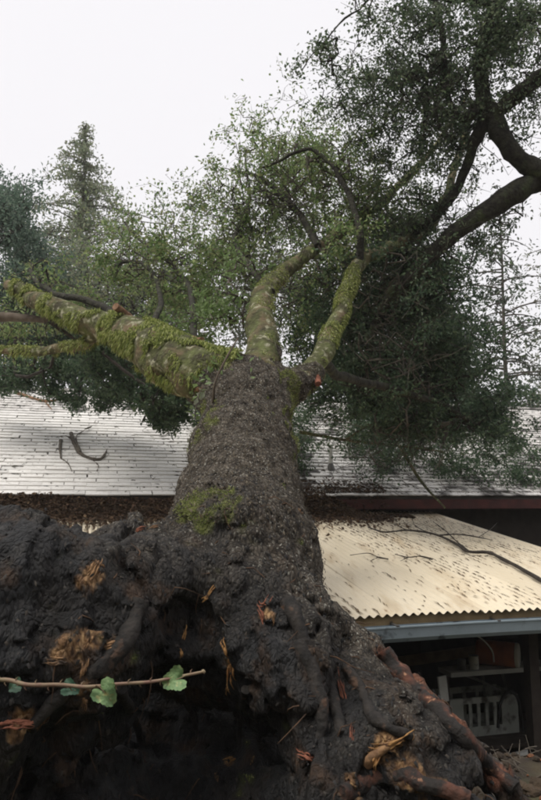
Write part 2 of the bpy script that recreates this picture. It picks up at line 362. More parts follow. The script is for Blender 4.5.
def shingle_xf(r_, e_):
    wv_ = .016 * noise(np.array([[e_ * .9, r_ * .35, 0]]), 1.0, 77)[0]
    p = mainr(e_, 0) + us * ((r_ + .35) * EXPO + wv_ + rng.normal(0, .004)) + NM * (.022 + rng.normal(0, .0025)) + E3 * rng.normal(0, .006)
    tilt = .105 + rng.normal(0, .02); yaw = rng.normal(0, .012)
    v_ = us * math.cos(tilt) - NM * math.sin(tilt); n_ = np.cross(E3, v_)
    ex = E3 * math.cos(yaw) + v_ * math.sin(yaw); v_ = np.cross(n_, ex)
    return p, ex, v_, n_
for r_, e_ in near:
    p, ex, v_, n_ = shingle_xf(r_, e_)
    o = bpy.data.objects.new('shingle', sh_me); col.objects.link(o); o.parent = roof; o.matrix_parent_inverse = Ident(roof)
    m4 = Matrix.Identity(4)
    for a_, vec in enumerate((ex, v_, n_, p)):
        for b_ in range(3): m4[b_][a_] = vec[b_]
    o.matrix_basis = m4
mb = MB()
for r_, e_ in rest:
    p, ex, v_, n_ = shingle_xf(r_, e_); mb.box(p, ex * (WID / 2 - .0018), v_ * .100, n_ * .009)
mb.build('shingle_field', M['shingle_far'], roof, False, kind='stuff')
# vent pipe on the right-hand stretch of roof
vp = on_main(331, 471, 0); mb = MB()
tube(mb, [vp - Z3 * .05, vp + Z3 * .20, vp + Z3 * .42], [.036, .036, .036], 12)
vpo = mb.build('vent_pipe', M['white_plastic'], house)
mb = MB(); tube(mb, [vp - Z3 * .03, vp + Z3 * .06, vp + Z3 * .13], [.085, .06, .036], 12); mb.build('flashing', M['grey_metal'], vpo)

# ------------------------------------------------------------------ lean-to carport with beige corrugated tin
carport = empty('carport', B(-1.5, 2, 0), 'open lean-to carport with beige corrugated tin roof and grey gutter beside the trunk', 'carport')
PIT = .076; NW = 10; SW = PIT * NW
def sheet(e0, w, seed):
    mb = MB(); nx_ = int(round(w / PIT * 8)); nt_ = 14
    ex = np.linspace(0, w, nx_ + 1); tt = np.linspace(-.06, T_TOP, nt_)
    Vt = []
    for a_, t in enumerate(tt):
        for x in ex:
            z = .0115 * math.cos(2 * math.pi * x / PIT) + .004 * math.sin(t * 1.3 + seed * 2) * math.sin(x * 4 + seed) + .0025 * (seed % 2)
            Vt.append(lean(e0 + x, t + (.006 * math.sin(seed * 5) if a_ == 0 else 0), z))
    Vt = np.array(Vt); n_ = nx_ + 1
    i, j = np.meshgrid(np.arange(nt_ - 1), np.arange(nx_), indexing='ij'); k = (i * n_ + j).ravel(); F = np.stack([k, k + 1, k + n_ + 1, k + n_], -1)
    mb.add(Vt, F); mb.add(Vt - Z3 * .0014, F[:, ::-1])
    ed = np.arange(nx_); mb.add(np.vstack([Vt[:n_], Vt[:n_] - Z3 * .0014]), np.stack([ed, ed + n_, ed + n_ + 1, ed + 1], -1))
    return mb
e0, sd = E_R, 0
while e0 > E_L:
    e0 -= SW; sheet(e0, SW + PIT * .5, sd).build('roof_sheet', M['tin'], carport); sd += 1
E_L = e0
# purlins, fascia, rafters, beam, posts
for t in (1.2, 2.4, 3.6, 4.8):
    mb = MB(); mb.box(lean((E_L + E_R) / 2, t, -.045), E3 * ((E_R - E_L) / 2 - .02), U3 * .04, Z3 * .03); mb.build('purlin', M['timber'], carport, False)
mb = MB(); mb.box(B((E_L + E_R) / 2, .012, ZE - .085), E3 * ((E_R - E_L) / 2 - .01), U3 * .02, Z3 * .068); mb.build('fascia', mat('eave_board', (.36, .26, .14), (.24, .17, .09), 7, .85, .003, 30), carport, False)
for k in range(8):
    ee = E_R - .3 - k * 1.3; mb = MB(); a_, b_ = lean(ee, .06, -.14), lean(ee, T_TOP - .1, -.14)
    mb.box((a_ + b_) / 2, E3 * .024, (b_ - a_) / 2, Z3 * .055); mb.build('rafter', M['timber_shaded'], carport, False)
mb = MB(); mb.box(B((E_L + E_R) / 2, .55, ZE - .235), E3 * ((E_R - E_L) / 2 - .05), U3 * .05, Z3 * .075); mb.build('beam', M['timber_shaded'], carport, False)
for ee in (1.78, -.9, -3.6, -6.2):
    mb = MB(); mb.box(B(ee, .55, (ZE - .31) / 2 - .05), E3 * .05, U3 * .05, Z3 * ((ZE - .31) / 2 + .05)); mb.build('post', M['timber_shaded'], carport, False)
# unseen end walls, added to keep the carport dark
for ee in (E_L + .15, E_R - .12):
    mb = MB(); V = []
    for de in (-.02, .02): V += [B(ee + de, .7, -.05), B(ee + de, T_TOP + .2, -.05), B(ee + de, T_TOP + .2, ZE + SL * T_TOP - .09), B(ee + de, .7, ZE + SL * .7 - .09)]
    mb.add(V, [[0, 1, 5, 4], [1, 2, 6, 5], [2, 3, 7, 6], [3, 0, 4, 7], [0, 3, 2, 1], [4, 5, 6, 7]]); mb.build('added_end_wall', M['wall_shaded'], carport, False)
# gutter: an open trough with rolled lip and brackets
prof = [(.0, .055), (-.0, -.045), (-.03, -.065), (-.075, -.062), (-.10, -.03), (-.108, .045), (-.118, .052), (-.118, .062), (-.104, .064)]
mb = MB(); ends = []
for ee in np.linspace(E_L, E_R + .05, 24):
    for (t, z) in prof: ends.append(B(ee, -.012 + t, ZE - .145 + z + .006 * math.sin(ee * 1.7)))
    for (t, z) in prof[::-1]: ends.append(B(ee, -.012 + t * .97 - .003, ZE - .142 + z * .97 + .006 * math.sin(ee * 1.7)))
n_ = len(prof) * 2; i, j = np.meshgrid(np.arange(23), np.arange(n_), indexing='ij')
mb.add(ends, np.stack([i * n_ + j, i * n_ + (j + 1) % n_, (i + 1) * n_ + (j + 1) % n_, (i + 1) * n_ + j], -1).reshape(-1, 4))
gut = mb.build('gutter', M['galv'], carport, False)
for ee in (.12, 1.02, 1.92, 2.8, -.9):
    mb = MB(); mb.box(B(ee, -.07, ZE - .077), E3 * .014, U3 * .062, Z3 * .004); mb.box(B(ee, -.004, ZE - .10), E3 * .014, U3 * .004, Z3 * .04); mb.build('bracket', M['grey_metal'], gut, False)

# ------------------------------------------------------------------ fallen tree: trunk and root flare as one surface
def surface_nets(D, org, h):
    S = D < 0; nx, ny, nz = D.shape
    acc = np.zeros((nx - 1, ny - 1, nz - 1, 3), np.float32); cnt = np.zeros((nx - 1, ny - 1, nz - 1), np.float32)
    cor = [(a, b, c) for a in (0, 1) for b in (0, 1) for c in (0, 1)]
    for p in cor:
        for ax in range(3):
            if p[ax]: continue
            q = list(p); q[ax] = 1
            s0 = tuple(slice(a, n - 1 + a) for a, n in zip(p, D.shape)); s1 = tuple(slice(a, n - 1 + a) for a, n in zip(q, D.shape))
            x = S[s0] != S[s1]
            if not x.any(): continue
            d0, d1 = D[s0][x], D[s1][x]; t = d0 / (d0 - d1)
            v = np.repeat(np.array([p], np.float32), len(t), 0); v[:, ax] += t
            acc[x] += v; cnt[x] += 1
    act = cnt > 0; idx = np.full(act.shape, -1, np.int64); idx[act] = np.arange(act.sum())
    base = np.argwhere(act); V = (base + acc[act] / cnt[act][:, None]) * h + org
    Fs = []
    for ax in range(3):
        b, c = (ax + 1) % 3, (ax + 2) % 3
        s0 = [slice(None)] * 3; s1 = [slice(None)] * 3; s0[ax] = slice(0, -1); s1[ax] = slice(1, None)
        X = S[tuple(s0)] != S[tuple(s1)]; I = np.argwhere(X)
        I = I[(I[:, b] > 0) & (I[:, c] > 0) & (I[:, b] < D.shape[b] - 1) & (I[:, c] < D.shape[c] - 1)]
        if not len(I): continue
        def g(db, dc):
            J = I.copy(); J[:, b] += db; J[:, c] += dc; return idx[J[:, 0], J[:, 1], J[:, 2]]
        q = np.stack([g(-1, -1), g(0, -1), g(0, 0), g(-1, 0)], -1); fl = ~S[I[:, 0], I[:, 1], I[:, 2]]
        q[fl] = q[fl][:, ::-1]; Fs.append(q)
    return V, np.concatenate(Fs)

H = .0185
org = np.array([-2.2, 2.2, .75]); hi_ = np.array([1.75, 6.75, 4.75])
dims = np.ceil((hi_ - org) / H).astype(int)
D = np.full(dims, 9., np.float32)
def prim(p0, p1, r0, r1, k=.12, carve=False):
    p0, p1 = np.array(p0), np.array(p1); m = max(r0, r1) + .32
    lo = np.maximum(((np.minimum(p0, p1) - m - org) / H).astype(int), 0); h2 = np.minimum(((np.maximum(p0, p1) + m - org) / H).astype(int) + 1, dims)
    if (h2 <= lo).any(): return
    g = [(np.arange(lo[a], h2[a]) * H + org[a]).astype(np.float32) for a in range(3)]
    X, Y, Z = np.meshgrid(*g, indexing='ij'); d = p1 - p0; L2 = d.dot(d) + 1e-9
    t = np.clip(((X - p0[0]) * d[0] + (Y - p0[1]) * d[1] + (Z - p0[2]) * d[2]) / L2, 0, 1)
    q = np.sqrt((X - p0[0] - t * d[0]) ** 2 + (Y - p0[1] - t * d[1]) ** 2 + (Z - p0[2] - t * d[2]) ** 2) - (r0 + (r1 - r0) * t)
    s = tuple(slice(a, b) for a, b in zip(lo, h2)); o = D[s]
    if carve:
        q = -q; hh = np.maximum(k - np.abs(o - q), 0) / k; D[s] = np.maximum(o, q) + hh * hh * k * .25
    else:
        hh = np.maximum(k - np.abs(o - q), 0) / k; D[s] = np.minimum(o, q) - hh * hh * k * .25
def chain(nodes, k=.12, carve=False):
    P = [(at(a, b, c), r_) for a, b, c, r_ in nodes]
    for (p, r0), (q, r1) in zip(P[:-1], P[1:]): prim(p, q, r0, r1, k, carve)
TRUNK = [(252, 392, 6.15, .335), (247, 412, 5.8, .345), (243, 455, 5.25, .362), (239, 503, 4.65, .385), (238, 555, 4.12, .425), (238, 612, 3.8, .43)]
chain(TRUNK, .2)
# bough collars
chain([(246, 398, 6.0, .30), (218, 386, 6.0, .24), (190, 370, 6.2, .225)], .13)
chain([(255, 395, 6.05, .25), (263, 356, 6.4, .14), (262, 330, 6.65, .11)], .12)
chain([(262, 398, 6.05, .27), (292, 386, 6.1, .14), (312, 374, 6.25, .115)], .10)
# big left buttress and the mass below it
chain([(222, 606, 3.95, .35), (165, 612, 3.65, .30), (95, 608, 3.35, .28), (30, 602, 3.15, .27), (-60, 605, 3.05, .26)], .2)
chain([(150, 640, 3.35, .24), (80, 655, 3.15, .25), (5, 655, 3.0, .26), (-70, 670, 2.95, .28)], .14)
chain([(100, 700, 3.3, .20), (30, 712, 3.1, .22), (-60, 740, 3.0, .24)], .14)
chain([(182, 560, 3.95, .17), (125, 556, 3.7, .13), (60, 556, 3.5, .11), (0, 548, 3.4, .12), (-60, 545, 3.35, .12)], .08)
# ridges running down to the right
chain([(250, 598, 3.95, .29), (286, 638, 3.75, .24), (336, 682, 3.55, .18), (385, 722, 3.38, .13), (440, 772, 3.25, .10)], .14)
chain([(288, 622, 3.78, .19), (350, 664, 3.6, .12), (404, 702, 3.45, .075), (452, 744, 3.32, .055), (506, 790, 3.2, .045), (550, 834, 3.1, .04)], .06)
# centre ridge with burls
chain([(250, 612, 3.85, .36), (280, 668, 3.5, .25), (298, 724, 3.28, .2), (330, 790, 3.05, .2), (350, 850, 3.0, .2)], .14)
for (a, b, c, r_) in [(308, 660, 3.30, .11), (266, 616, 3.45, .10), (318, 635, 3.5, .08), (222, 606, 3.5, .10), (200, 585, 3.55, .11), (335, 692, 3.35, .08), (250, 645, 3.35, .08)]:
    prim(at(a, b, c), at(a + 8, b + 6, c), r_, r_ * .9, .09)
# low right humps, soil between the roots
chain([(330, 760, 3.15, .2), (400, 745, 3.15, .16), (450, 775, 3.05, .13)], .09)
chain([(285, 770, 3.1, .12), (330, 800, 2.95, .1), (370, 840, 2.85, .1)], .06)
chain([(370, 745, 3.0, .05), (400, 738, 2.98, .045), (415, 735, 3.0, .03)], .03)
chain([(395, 765, 3.0, .07), (440, 800, 2.9, .07), (490, 830, 2.85, .07)], .05)
chain([(100, 760, 4.45, .7), (230, 790, 4.35, .6), (340, 860, 3.8, .5)], .15)
chain([(-60, 850, 3.4, .5), (150, 900, 3.4, .5), (420, 900, 3.3, .42)], .15)
chain([(225, 690, 3.3, .07), (222, 740, 3.15, .055), (235, 800, 3.0, .05)], .05)
# hollows under the flare
prim(at(190, 685, 3.05), at(190, 775, 3.2), .28, .48, .10, True)
prim(at(70, 790, 2.85), at(215, 790, 3.0), .28, .42, .10, True)
prim(at(210, 583, 3.35), at(190, 625, 3.30), .08, .16, .06, True)
prim(at(262, 735, 2.95), at(270, 790, 2.85), .13, .16, .08, True)
prim(at(372, 775, 2.85), at(385, 800, 2.8), .09, .1, .05, True)
# relief
band = np.argwhere(np.abs(D) < .16); Pb = (band * H + org).astype(np.float32)
tr = np.array([at(a, b, c) for a, b, c, _ in TRUNK]); axv = tr[0] - tr[3]; axv = axv / np.linalg.norm(axv)
s_ = (Pb - tr[3]) @ axv
fl = 1 - sstep(s_ + .35 * sstep(Pb[:, 0], -.3, .3), -1.0, -.1)                      # 1 in the root flare, 0 on the trunk
Q = Pb + np.outer(-.6 * s_, axv)                    # stretch the relief along the trunk
rid = 1 - np.abs(noise(Q, 6.5, 2)); rid2 = 1 - np.abs(noise(Q, 15, 6))
disp = .045 * fbm(Pb, 3.2, 2, 1) * (.25 + fl) + .04 * (rid - .6) * (.3 + .8 * fl) + .022 * (rid2 - .6) * (.7 + .5 * fl) + (.016 * fbm(Q, 19, 2, 8) + .010 * noise(Pb, 42, 9)) * (1 - .45 * fl)
cre = np.exp(-(noise(Pb + .12 * noise(Pb, 5, 31)[:, None], 2.7, 33) / .07) ** 2) + .6 * np.exp(-(noise(Pb, 6.3, 35) / .08) ** 2)
disp += (-.06 * cre + .025) * fl * (.4 + .6 * sstep(noise(Pb, 1.7, 37), -.4, .3))
pl = np.abs(noise(Q, 11, 41)); disp += (.020 * sstep(pl, .05, .3) - .010) * (.6 + .8 * fl)           # chunky bark plates
D[band[:, 0], band[:, 1], band[:, 2]] -= disp
Vt, Ft = surface_nets(D, org, H)
fallen = empty('fallen_tree', at(246, 700, 3.9), 'huge uprooted tree lying away from the camera with torn root flare and mossy boughs', 'tree')
mb = MB(); mb.add(Vt, Ft); me = mb.mesh('trunk')
# attributes
Vv = np.empty(len(me.vertices) * 3, np.float32); me.vertices.foreach_get('co', Vv); Vv = Vv.reshape(-1, 3)
nn_ = np.empty(len(me.vertices) * 3, np.float32); me.vertices.foreach_get('normal', nn_); nn_ = nn_.reshape(-1, 3)
s_ = (Vv - tr[3]) @ axv; nbig = fbm(Vv, 2.6, 4, 12); nsm = fbm(Vv, 9, 3, 14)
soil = 1 - sstep(s_ + .25 * nbig + .10 * nsm + .7 * sstep(Vv[:, 0], -.25, .6), -1.4, -.5)
def near_pts(pts, rad):
    w_ = np.zeros(len(Vv))
    for p in pts: w_ = np.maximum(w_, 1 - sstep(np.linalg.norm(Vv - p, axis=1), rad * .5, rad))
    return w_
def on_trunk(pts, rad): return near_pts(pts, rad)
def put(nm, a):
    at_ = me.attributes.new(nm, 'FLOAT', 'POINT'); at_.data.foreach_set('value', np.clip(a, 0, 1).astype(np.float32))
bvh = BVHTree.FromPolygons([tuple(v) for v in Vt], [tuple(f) for f in Ft])
def trace(px, py):
    d = Vector(ray(px, py)).normalized(); h_ = bvh.ray_cast(Vector((0, 0, CZ)), d)
    return (np.array(h_[0]), np.array(h_[1])) if h_[0] is not None else (None, None)
mp_ = [trace(*p)[0] for p in [(195, 505), (210, 508), (225, 500), (202, 432), (210, 420), (218, 408), (293, 400), (294, 420), (297, 440), (338, 598), (330, 588), (290, 380), (212, 512), (200, 496), (190, 498), (215, 500)]]
mp_ = [p for p in mp_ if p is not None]
moss = sstep(near_pts(mp_, .17) * .8 + .6 * nsm, .5, .95) + .7 * sstep(s_ + .3 * nbig, 1.6, 2.1) * sstep(nsm + .3, .1, .7)
side = sstep(np.abs(nn_[:, 0]), .75, .97) * sstep(s_, .3, .7) * sstep(nsm + .3, .1, .5) * .8
put('moss', np.maximum(moss, side)); put('soil', soil)
rp_ = [trace(*p)[0] for p in [(400, 672), (412, 684), (425, 698), (440, 714), (452, 727), (466, 741), (480, 757), (495, 771), (385, 662)]]
put('red', near_pts([p for p in rp_ if p is not None], .10) * sstep(nsm + .75, .1, .8) * .9)
tw_ = np.zeros(len(Vv))
for (a, b, r_) in [(92, 572, .085), (86, 584, .07), (74, 648, .12), (90, 640, .08), (112, 645, .05), (22, 725, .10), (40, 720, .06), (390, 745, .08), (378, 756, .06), (405, 772, .10), (432, 790, .09), (230, 762, .05), (84, 690, .05), (228, 664, .05), (266, 614, .05), (300, 512, .03), (350, 785, .08)]:
    p = trace(a, b)[0]
    if p is not None: tw_ = np.maximum(tw_, (1 - sstep(np.linalg.norm(Vv - p, axis=1), r_ * .35, r_)))
put('torn', sstep(tw_ * (.75 + .75 * fbm(Vv, 26, 3, 51)), .3, .6))
trunk = link('trunk', me, M['trunk'], fallen)

# loose bark flakes and soil crumbs over the whole stem: small tilted plates
Fc = Vt[Ft]; nf = np.cross(Fc[:, 2] - Fc[:, 0], Fc[:, 3] - Fc[:, 1]); ar = np.linalg.norm(nf, axis=1); nf = nf / (ar[:, None] + 1e-12); cf = Fc.mean(1)
vis = ((cf - np.array([0, 0, CZ])) * nf).sum(1) < .35
def flakes(name, n, lo, hi, L_, W_, m, lift):
    sf = (cf - tr[3]) @ axv; pr = ar * vis * (sf > lo) * (sf < hi); k = rng.choice(len(cf), n, p=pr / pr.sum())
    nn2 = nf[k] + rng.normal(0, .22, (n, 3)); nn2 /= np.linalg.norm(nn2, axis=1)[:, None]; ax = axv + rng.normal(0, .28, (n, 3)); ax -= nn2 * (ax * nn2).sum(1)[:, None]; ax /= np.linalg.norm(ax, axis=1)[:, None]
    sd_ = np.cross(nn2, ax); l = (L_ * (.4 + rng.random(n)))[:, None]; w_ = (W_ * (.4 + rng.random(n)))[:, None]; c = cf[k] + nf[k] * (lift * rng.random(n))[:, None] + rng.normal(0, H * .4, (n, 3))
    V = np.stack([c - ax * l - sd_ * w_ * .3, c + sd_ * w_, c + ax * l + sd_ * w_ * .3, c - sd_ * w_ * .8, c + nn2 * w_ * .28], 1).reshape(-1, 3); i = np.arange(n)[:, None] * 5
    mb = MB(); mb.add(V, np.concatenate([i + np.array([[0, 1, 4]]), i + np.array([[1, 2, 4]]), i + np.array([[2, 3, 4]]), i + np.array([[3, 0, 4]])]))
    mb.build(name, m, trunk, False, kind='stuff')
flakes('bark_flakes', 15000, -.9, 2.1, .012, .0055, leafmat('bark_flake', [(.03, .024, .017), (.06, .049, .036), (.095, .078, .057), (.045, .038, .027), (.16, .135, .10)], .0, .95, .15), .006)
flakes('soil_crumbs', 9000, -4, -.3, .013, .009, leafmat('soil_crumb', [(.008, .008, .008), (.018, .018, .018), (.03, .028, .027), (.05, .042, .034), (.014, .014, .015)], .0, .8, .3), .006)
mb = MB(); sf = (cf - tr[3]) @ axv; pr = ar * vis * (sf < -.5); kk = rng.choice(len(cf), 320, p=pr / pr.sum())
for k in kk:
    d_ = rng.normal(size=3); d_ -= nf[k] * d_.dot(nf[k]); d_ /= np.linalg.norm(d_); l = rng.uniform(.04, .2); c = cf[k]; b2 = rng.normal(0, .25, 3)
    P = np.array([c - nf[k] * .01, c + d_ * l * .35 + nf[k] * .012 - Z3 * .01, c + d_ * l * .7 + b2 * l * .3 + nf[k] * .01 - Z3 * .03 * l / .1, c + d_ * l + b2 * l - Z3 * .05 * l / .1]); tube(mb, P, [.004, .003, .0022, .001], 4, cap=False)
mb.build('rootlets', mat('rootlet', (.05, .03, .02), (.12, .07, .04), 20, .85), trunk, kind='stuff')

mv = np.maximum(moss, side)[Ft].mean(1); pr = ar * (mv > .35) * vis; n = 9000; k = rng.choice(len(cf), n, p=pr / pr.sum()); dn = nf[k] * .8 + rng.normal(0, .4, (n, 3)); dn /= np.linalg.norm(dn, axis=1)[:, None]
sd_ = np.cross(dn, rng.normal(size=(n, 3))); sd_ /= np.linalg.norm(sd_, axis=1)[:, None]; q = cf[k] + rng.normal(0, .006, (n, 3)); l = (.007 + .010 * rng.random(n))[:, None]
mb = MB(); mb.add(np.stack([q - sd_ * .003, q + sd_ * .003, q + dn * l + Z3 * .0], 1).reshape(-1, 3), np.arange(n * 3).reshape(n, 3)); mb.build('moss', M['moss_blade'], trunk, False, kind='stuff')
# torn wood: jagged splinters standing in the tears
def splinter(px, py, length, width, ang, m, nm='torn_wood', curl=0., thick=.012, out=.012):
    p, n = trace(px, py)
    if p is None: return
    vd = ray(px, py); vd = vd / np.linalg.norm(vd)
    n = n * .5 - vd * .5; n /= np.linalg.norm(n)
    rt = np.cross(vd, Z3); rt /= np.linalg.norm(rt); up = np.cross(rt, vd)
    ax = rt * math.cos(ang) + up * math.sin(ang); ax -= n * ax.dot(n); ax /= np.linalg.norm(ax); sd_ = np.cross(n, ax)
    mb = MB(); width *= .7; nst = 3 if width < .025 else 6
    for q in range(nst):
        off = (q / (nst - 1) - .5) * width * .7; l2 = length * rng.uniform(.55, 1.0); sh_ = rng.uniform(-.2, .2) * length
        T_ = np.linspace(-.5, .5, 7); P = np.array([p + ax * (t * l2 + sh_) + sd_ * (off + curl * length * t * t * 1.5 + rng.normal(0, .05) * width) + n * (.004 + .006 * rng.random() - .02 * (2 * t) ** 4) for t in T_])
        tube(mb, catmull(P, 2), width / nst * rng.uniform(.3, .75) * np.maximum(.12, 1 - (np.linspace(-1, 1, 13)) ** 2 * .85), 6, width * .12, 60, px + q)
    mb.build(nm, m, trunk)
for (px, py, l, wd, an, mm, cu) in [
    (211, 591, .13, .022, R(55), 'torn', 0), (206, 598, .06, .03, R(30), 'torn', 0), (184, 636, .14, .022, R(72), 'torn', .1), (181, 654, .05, .02, R(95), 'torn', 0),
    (226, 650, .09, .035, R(115), 'torn', .2), (231, 668, .20, .06, R(78), 'torn', -.15), (228, 688, .1, .03, R(60), 'torn', 0),
    (230, 761, .07, .055, R(10), 'torn', 0), (252, 762, .05, .02, R(80), 'torn', 0), (216, 780, .08, .03, R(85), 'torn_pale', 0), (308, 757, .11, .055, R(-20), 'torn_red', 0),
    (92, 572, .13, .06, R(60), 'torn_pale', 0), (98, 565, .07, .04, R(-20), 'torn_pale', 0),
    (88, 640, .10, .06, R(70), 'torn_pale', 0), (60, 662, .1, .05, R(-10), 'torn_pale', 0), (112, 645, .09, .035, R(15), 'torn_pale', 0), (84, 668, .08, .04, R(80), 'torn_pale', 0),
    (22, 725, .18, .06, R(10), 'torn_red', .1), (40, 718, .08, .04, R(-20), 'torn', 0), (84, 703, .06, .04, R(90), 'torn_pale', 0),
    (265, 605, .10, .03, R(20), 'torn_red', .8), (263, 618, .12, .028, R(105), 'torn_red', .3), (273, 620, .07, .018, R(110), 'torn_pale', .1),
    (392, 744, .19, .05, R(22), 'torn', .1), (378, 757, .10, .035, R(60), 'torn', 0), 
    (352, 735, .1, .03, R(85), 'torn_red', 0), (342, 690, .16, .045, R(-75), 'torn_red', .1), (404, 676, .2, .05, R(-50), 'torn_red', 0), (470, 745, .18, .05, R(-45), 'torn_red', 0),
    (300, 512, .06, .025, R(-70), 'torn_pale', 0), (140, 530, .07, .035, R(10), 'torn_red', 0), (155, 527, .08, .02, R(20), 'torn_pale', 0)]:
    splinter(px, py, l, wd, an, M[mm], curl=cu)
def root_part(pts, r0, r1, m, lift=.3, endm=None, sag=0.):
    Q_ = []
    for (a, b) in pts:
        p, n = trace(a, b)
        if p is not None: Q_.append(p + n * r0 * lift)
    if len(Q_) < 2: return
    P = catmull(Q_, 7); P = P + .3 * r0 * np.stack([noise(P, 9, k_) for k_ in (61, 62, 63)], -1); rr = np.linspace(r0, r1, len(P)) * (1 + .22 * noise(P, 11, 64))
    mb = MB(); tube(mb, P, rr, 12, r0 * .3, 22, pts[0][0]); ro = mb.build('root', m, fallen)
    if endm:
        d_ = P[-1] - P[-3]; d_ /= np.linalg.norm(d_); mb = MB(); tube(mb, [P[-1] - d_ * .01, P[-1] + d_ * r1 * .3, P[-1] + d_ * r1 * .55], [rr[-1] * .96, rr[-1] * .8, rr[-1] * .35], 11, r1 * .4, 60, 3.); mb.build('broken_end', endm, ro)
M['root_red'] = mat('root_red', (.115, .047, .03), (.045, .024, .017), 16, .8, .015, 40, extra=[((.022, .019, .017), 9, .46, .56), ((.32, .17, .10), 24, .62, .7)])
M['root_dark'] = mat('root_dark', (.012, .011, .010), (.032, .027, .023), 18, .8, .015, 40, extra=[((.10, .06, .04), 12, .6, .7)])
root_part([(380, 652), (402, 676), (424, 700), (444, 721), (466, 744), (490, 767), (516, 790)], .045, .030, M['root_red'], .25)
root_part([(345, 668), (362, 690), (372, 716), (392, 730), (412, 738)], .030, .016, M['root_dark'], .1, M['torn'])
root_part([(300, 640), (316, 682), (322, 722), (312, 757)], .045, .02, M['root_dark'], -.1, M['torn_red'])
root_part([(140, 600), (120, 650), (70, 690), (34, 722)], .05, .024, M['root_dark'], -.1, M['torn_pale'])
root_part([(366, 764), (385, 750), (410, 737)], .022, .010, M['torn_pale'], .2)
root_part([(340, 795), (375, 778), (420, 782), (470, 800)], .035, .025, M['root_red'], .15)
root_part([(120, 690), (140, 740), (130, 795)], .025, .012, M['root_dark'], .3)
root_part([(286, 600), (305, 640), (330, 690), (342, 735)], .04, .025, M['root_dark'], -.15)
root_part([(180, 690), (196, 735), (190, 800)], .018, .008, M['root_dark'], .6)
root_part([(248, 690), (240, 735), (250, 800)], .02, .01, M['root_dark'], .5)

# ------------------------------------------------------------------ branching growth: limbs -> twigs -> leaves
def blob(px, py, Y, rx, ry, rd, n, clump=.9):
    """points in a ragged, clumpy cloud with a soft edge"""
    c = at(px, py, Y); out = []; k = 0; n = n0 = int(n * 1.45)
    sc_ = np.array([rx * Y / FPX, rd, ry * Y / FPX]); fr = 2.2 / (sc_.min() + .6)
    while k < n:
        g = np.clip(rng.normal(0, .52, (n * 2, 3)), -1.7, 1.7) * (1 if clump > .5 else .75); p = c + g * sc_
        p = p[fbm(p, fr, 2, 70) * clump + rng.random(len(p)) * .5 > .12]; out.append(p); k += len(p)
    return np.concatenate(out)[:n0]
def grow(limbs, targets, r_tip=.0028, step=.28, sag=.04, wig=.05, rmax=.05):
    """connect each target to the nearest wood already there; returns twig chains with radii"""
    pos = np.concatenate([l[0] for l in limbs]); own = [np.concatenate([l[1] for l in limbs])]
    N0 = len(pos); par = list(range(-1, N0 - 1))
    d = np.array([np.min(((pos - t) ** 2).sum(1)) for t in targets]); order = np.argsort(d)
    cap = N0 + len(targets) * 14; Pn = np.empty((cap, 3)); Pn[:N0] = pos; n = N0
    parent = np.full(cap, -1); chains = []
    for i in order:
        t = targets[i]; dd = ((Pn[:n] - t) ** 2).sum(1); k = int(np.argmin(dd)); dist = math.sqrt(dd[k])
        m = int(min(12, max(2, math.ceil(dist / step)))); p0 = Pn[k]; ids = [k]
        bend = rng.normal(0, wig * (1 + dist), 3)
        for a in range(1, m + 1):
            f = a / m; q = p0 + (t - p0) * f + bend * math.sin(math.pi * f) + rng.normal(0, wig * .35, 3) * (a < m) - np.array([0, 0, sag * math.sin(math.pi * f) * dist])
            Pn[n] = q; parent[n] = ids[-1]; ids.append(n); n += 1
        chains.append(ids)
    cnt = np.zeros(n)
    for ids in chains: cnt[ids[-1]] += 1
    for i in range(n - 1, N0 - 1, -1):
        if parent[i] >= 0: cnt[parent[i]] += cnt[i]
    rad = np.minimum(r_tip * np.maximum(cnt, 1) ** .42, rmax)
    return Pn[:n], chains, rad, N0
def bare(limbs, blobs, m, parent):
    tg = np.concatenate([blob(*b, clump=.2) for b in blobs]); g = grow(limbs, tg, .0026, .22, -.03, .10); twigs('twigs', g, m, parent)
def twigs(name, g, m, parent, sides=4):
    Pn, chains, rad, N0 = g; mb = MB()
    for ids in chains:
        r_ = rad[ids].copy(); r_[0] = min(r_[0], r_[1] * 1.25); r_[-1] *= .45
        tube(mb, Pn[ids], r_, sides, cap=False)
    return mb.build(name, m, parent, kind='stuff')
def leaf_mesh(C, L_, W_, rng_=rng, up=.35, droop=0.):
    """folded leaf quads at points C"""
    n = len(C); ax = rng_.normal(size=(n, 3)); ax[:, 2] -= droop; ax /= np.linalg.norm(ax, axis=1)[:, None]
    nr = rng_.normal(size=(n, 3)); nr[:, 2] += up * 2; sd_ = np.cross(ax, nr); sd_ /= np.linalg.norm(sd_, axis=1)[:, None] + 1e-9; nr = np.cross(sd_, ax)
    l = (L_ * (.6 + .8 * rng_.random(n)))[:, None]; w_ = (W_ * (.6 + .8 * rng_.random(n)))[:, None]
    v0 = C - ax * l * .5; v2 = C + ax * l * .5; m1 = C - ax * l * .05 + nr * l * .12
    V = np.stack([v0, m1 + sd_ * w_ * .5, v2, m1 - sd_ * w_ * .5], 1).reshape(-1, 3)
    return V, np.arange(n * 4).reshape(n, 4)
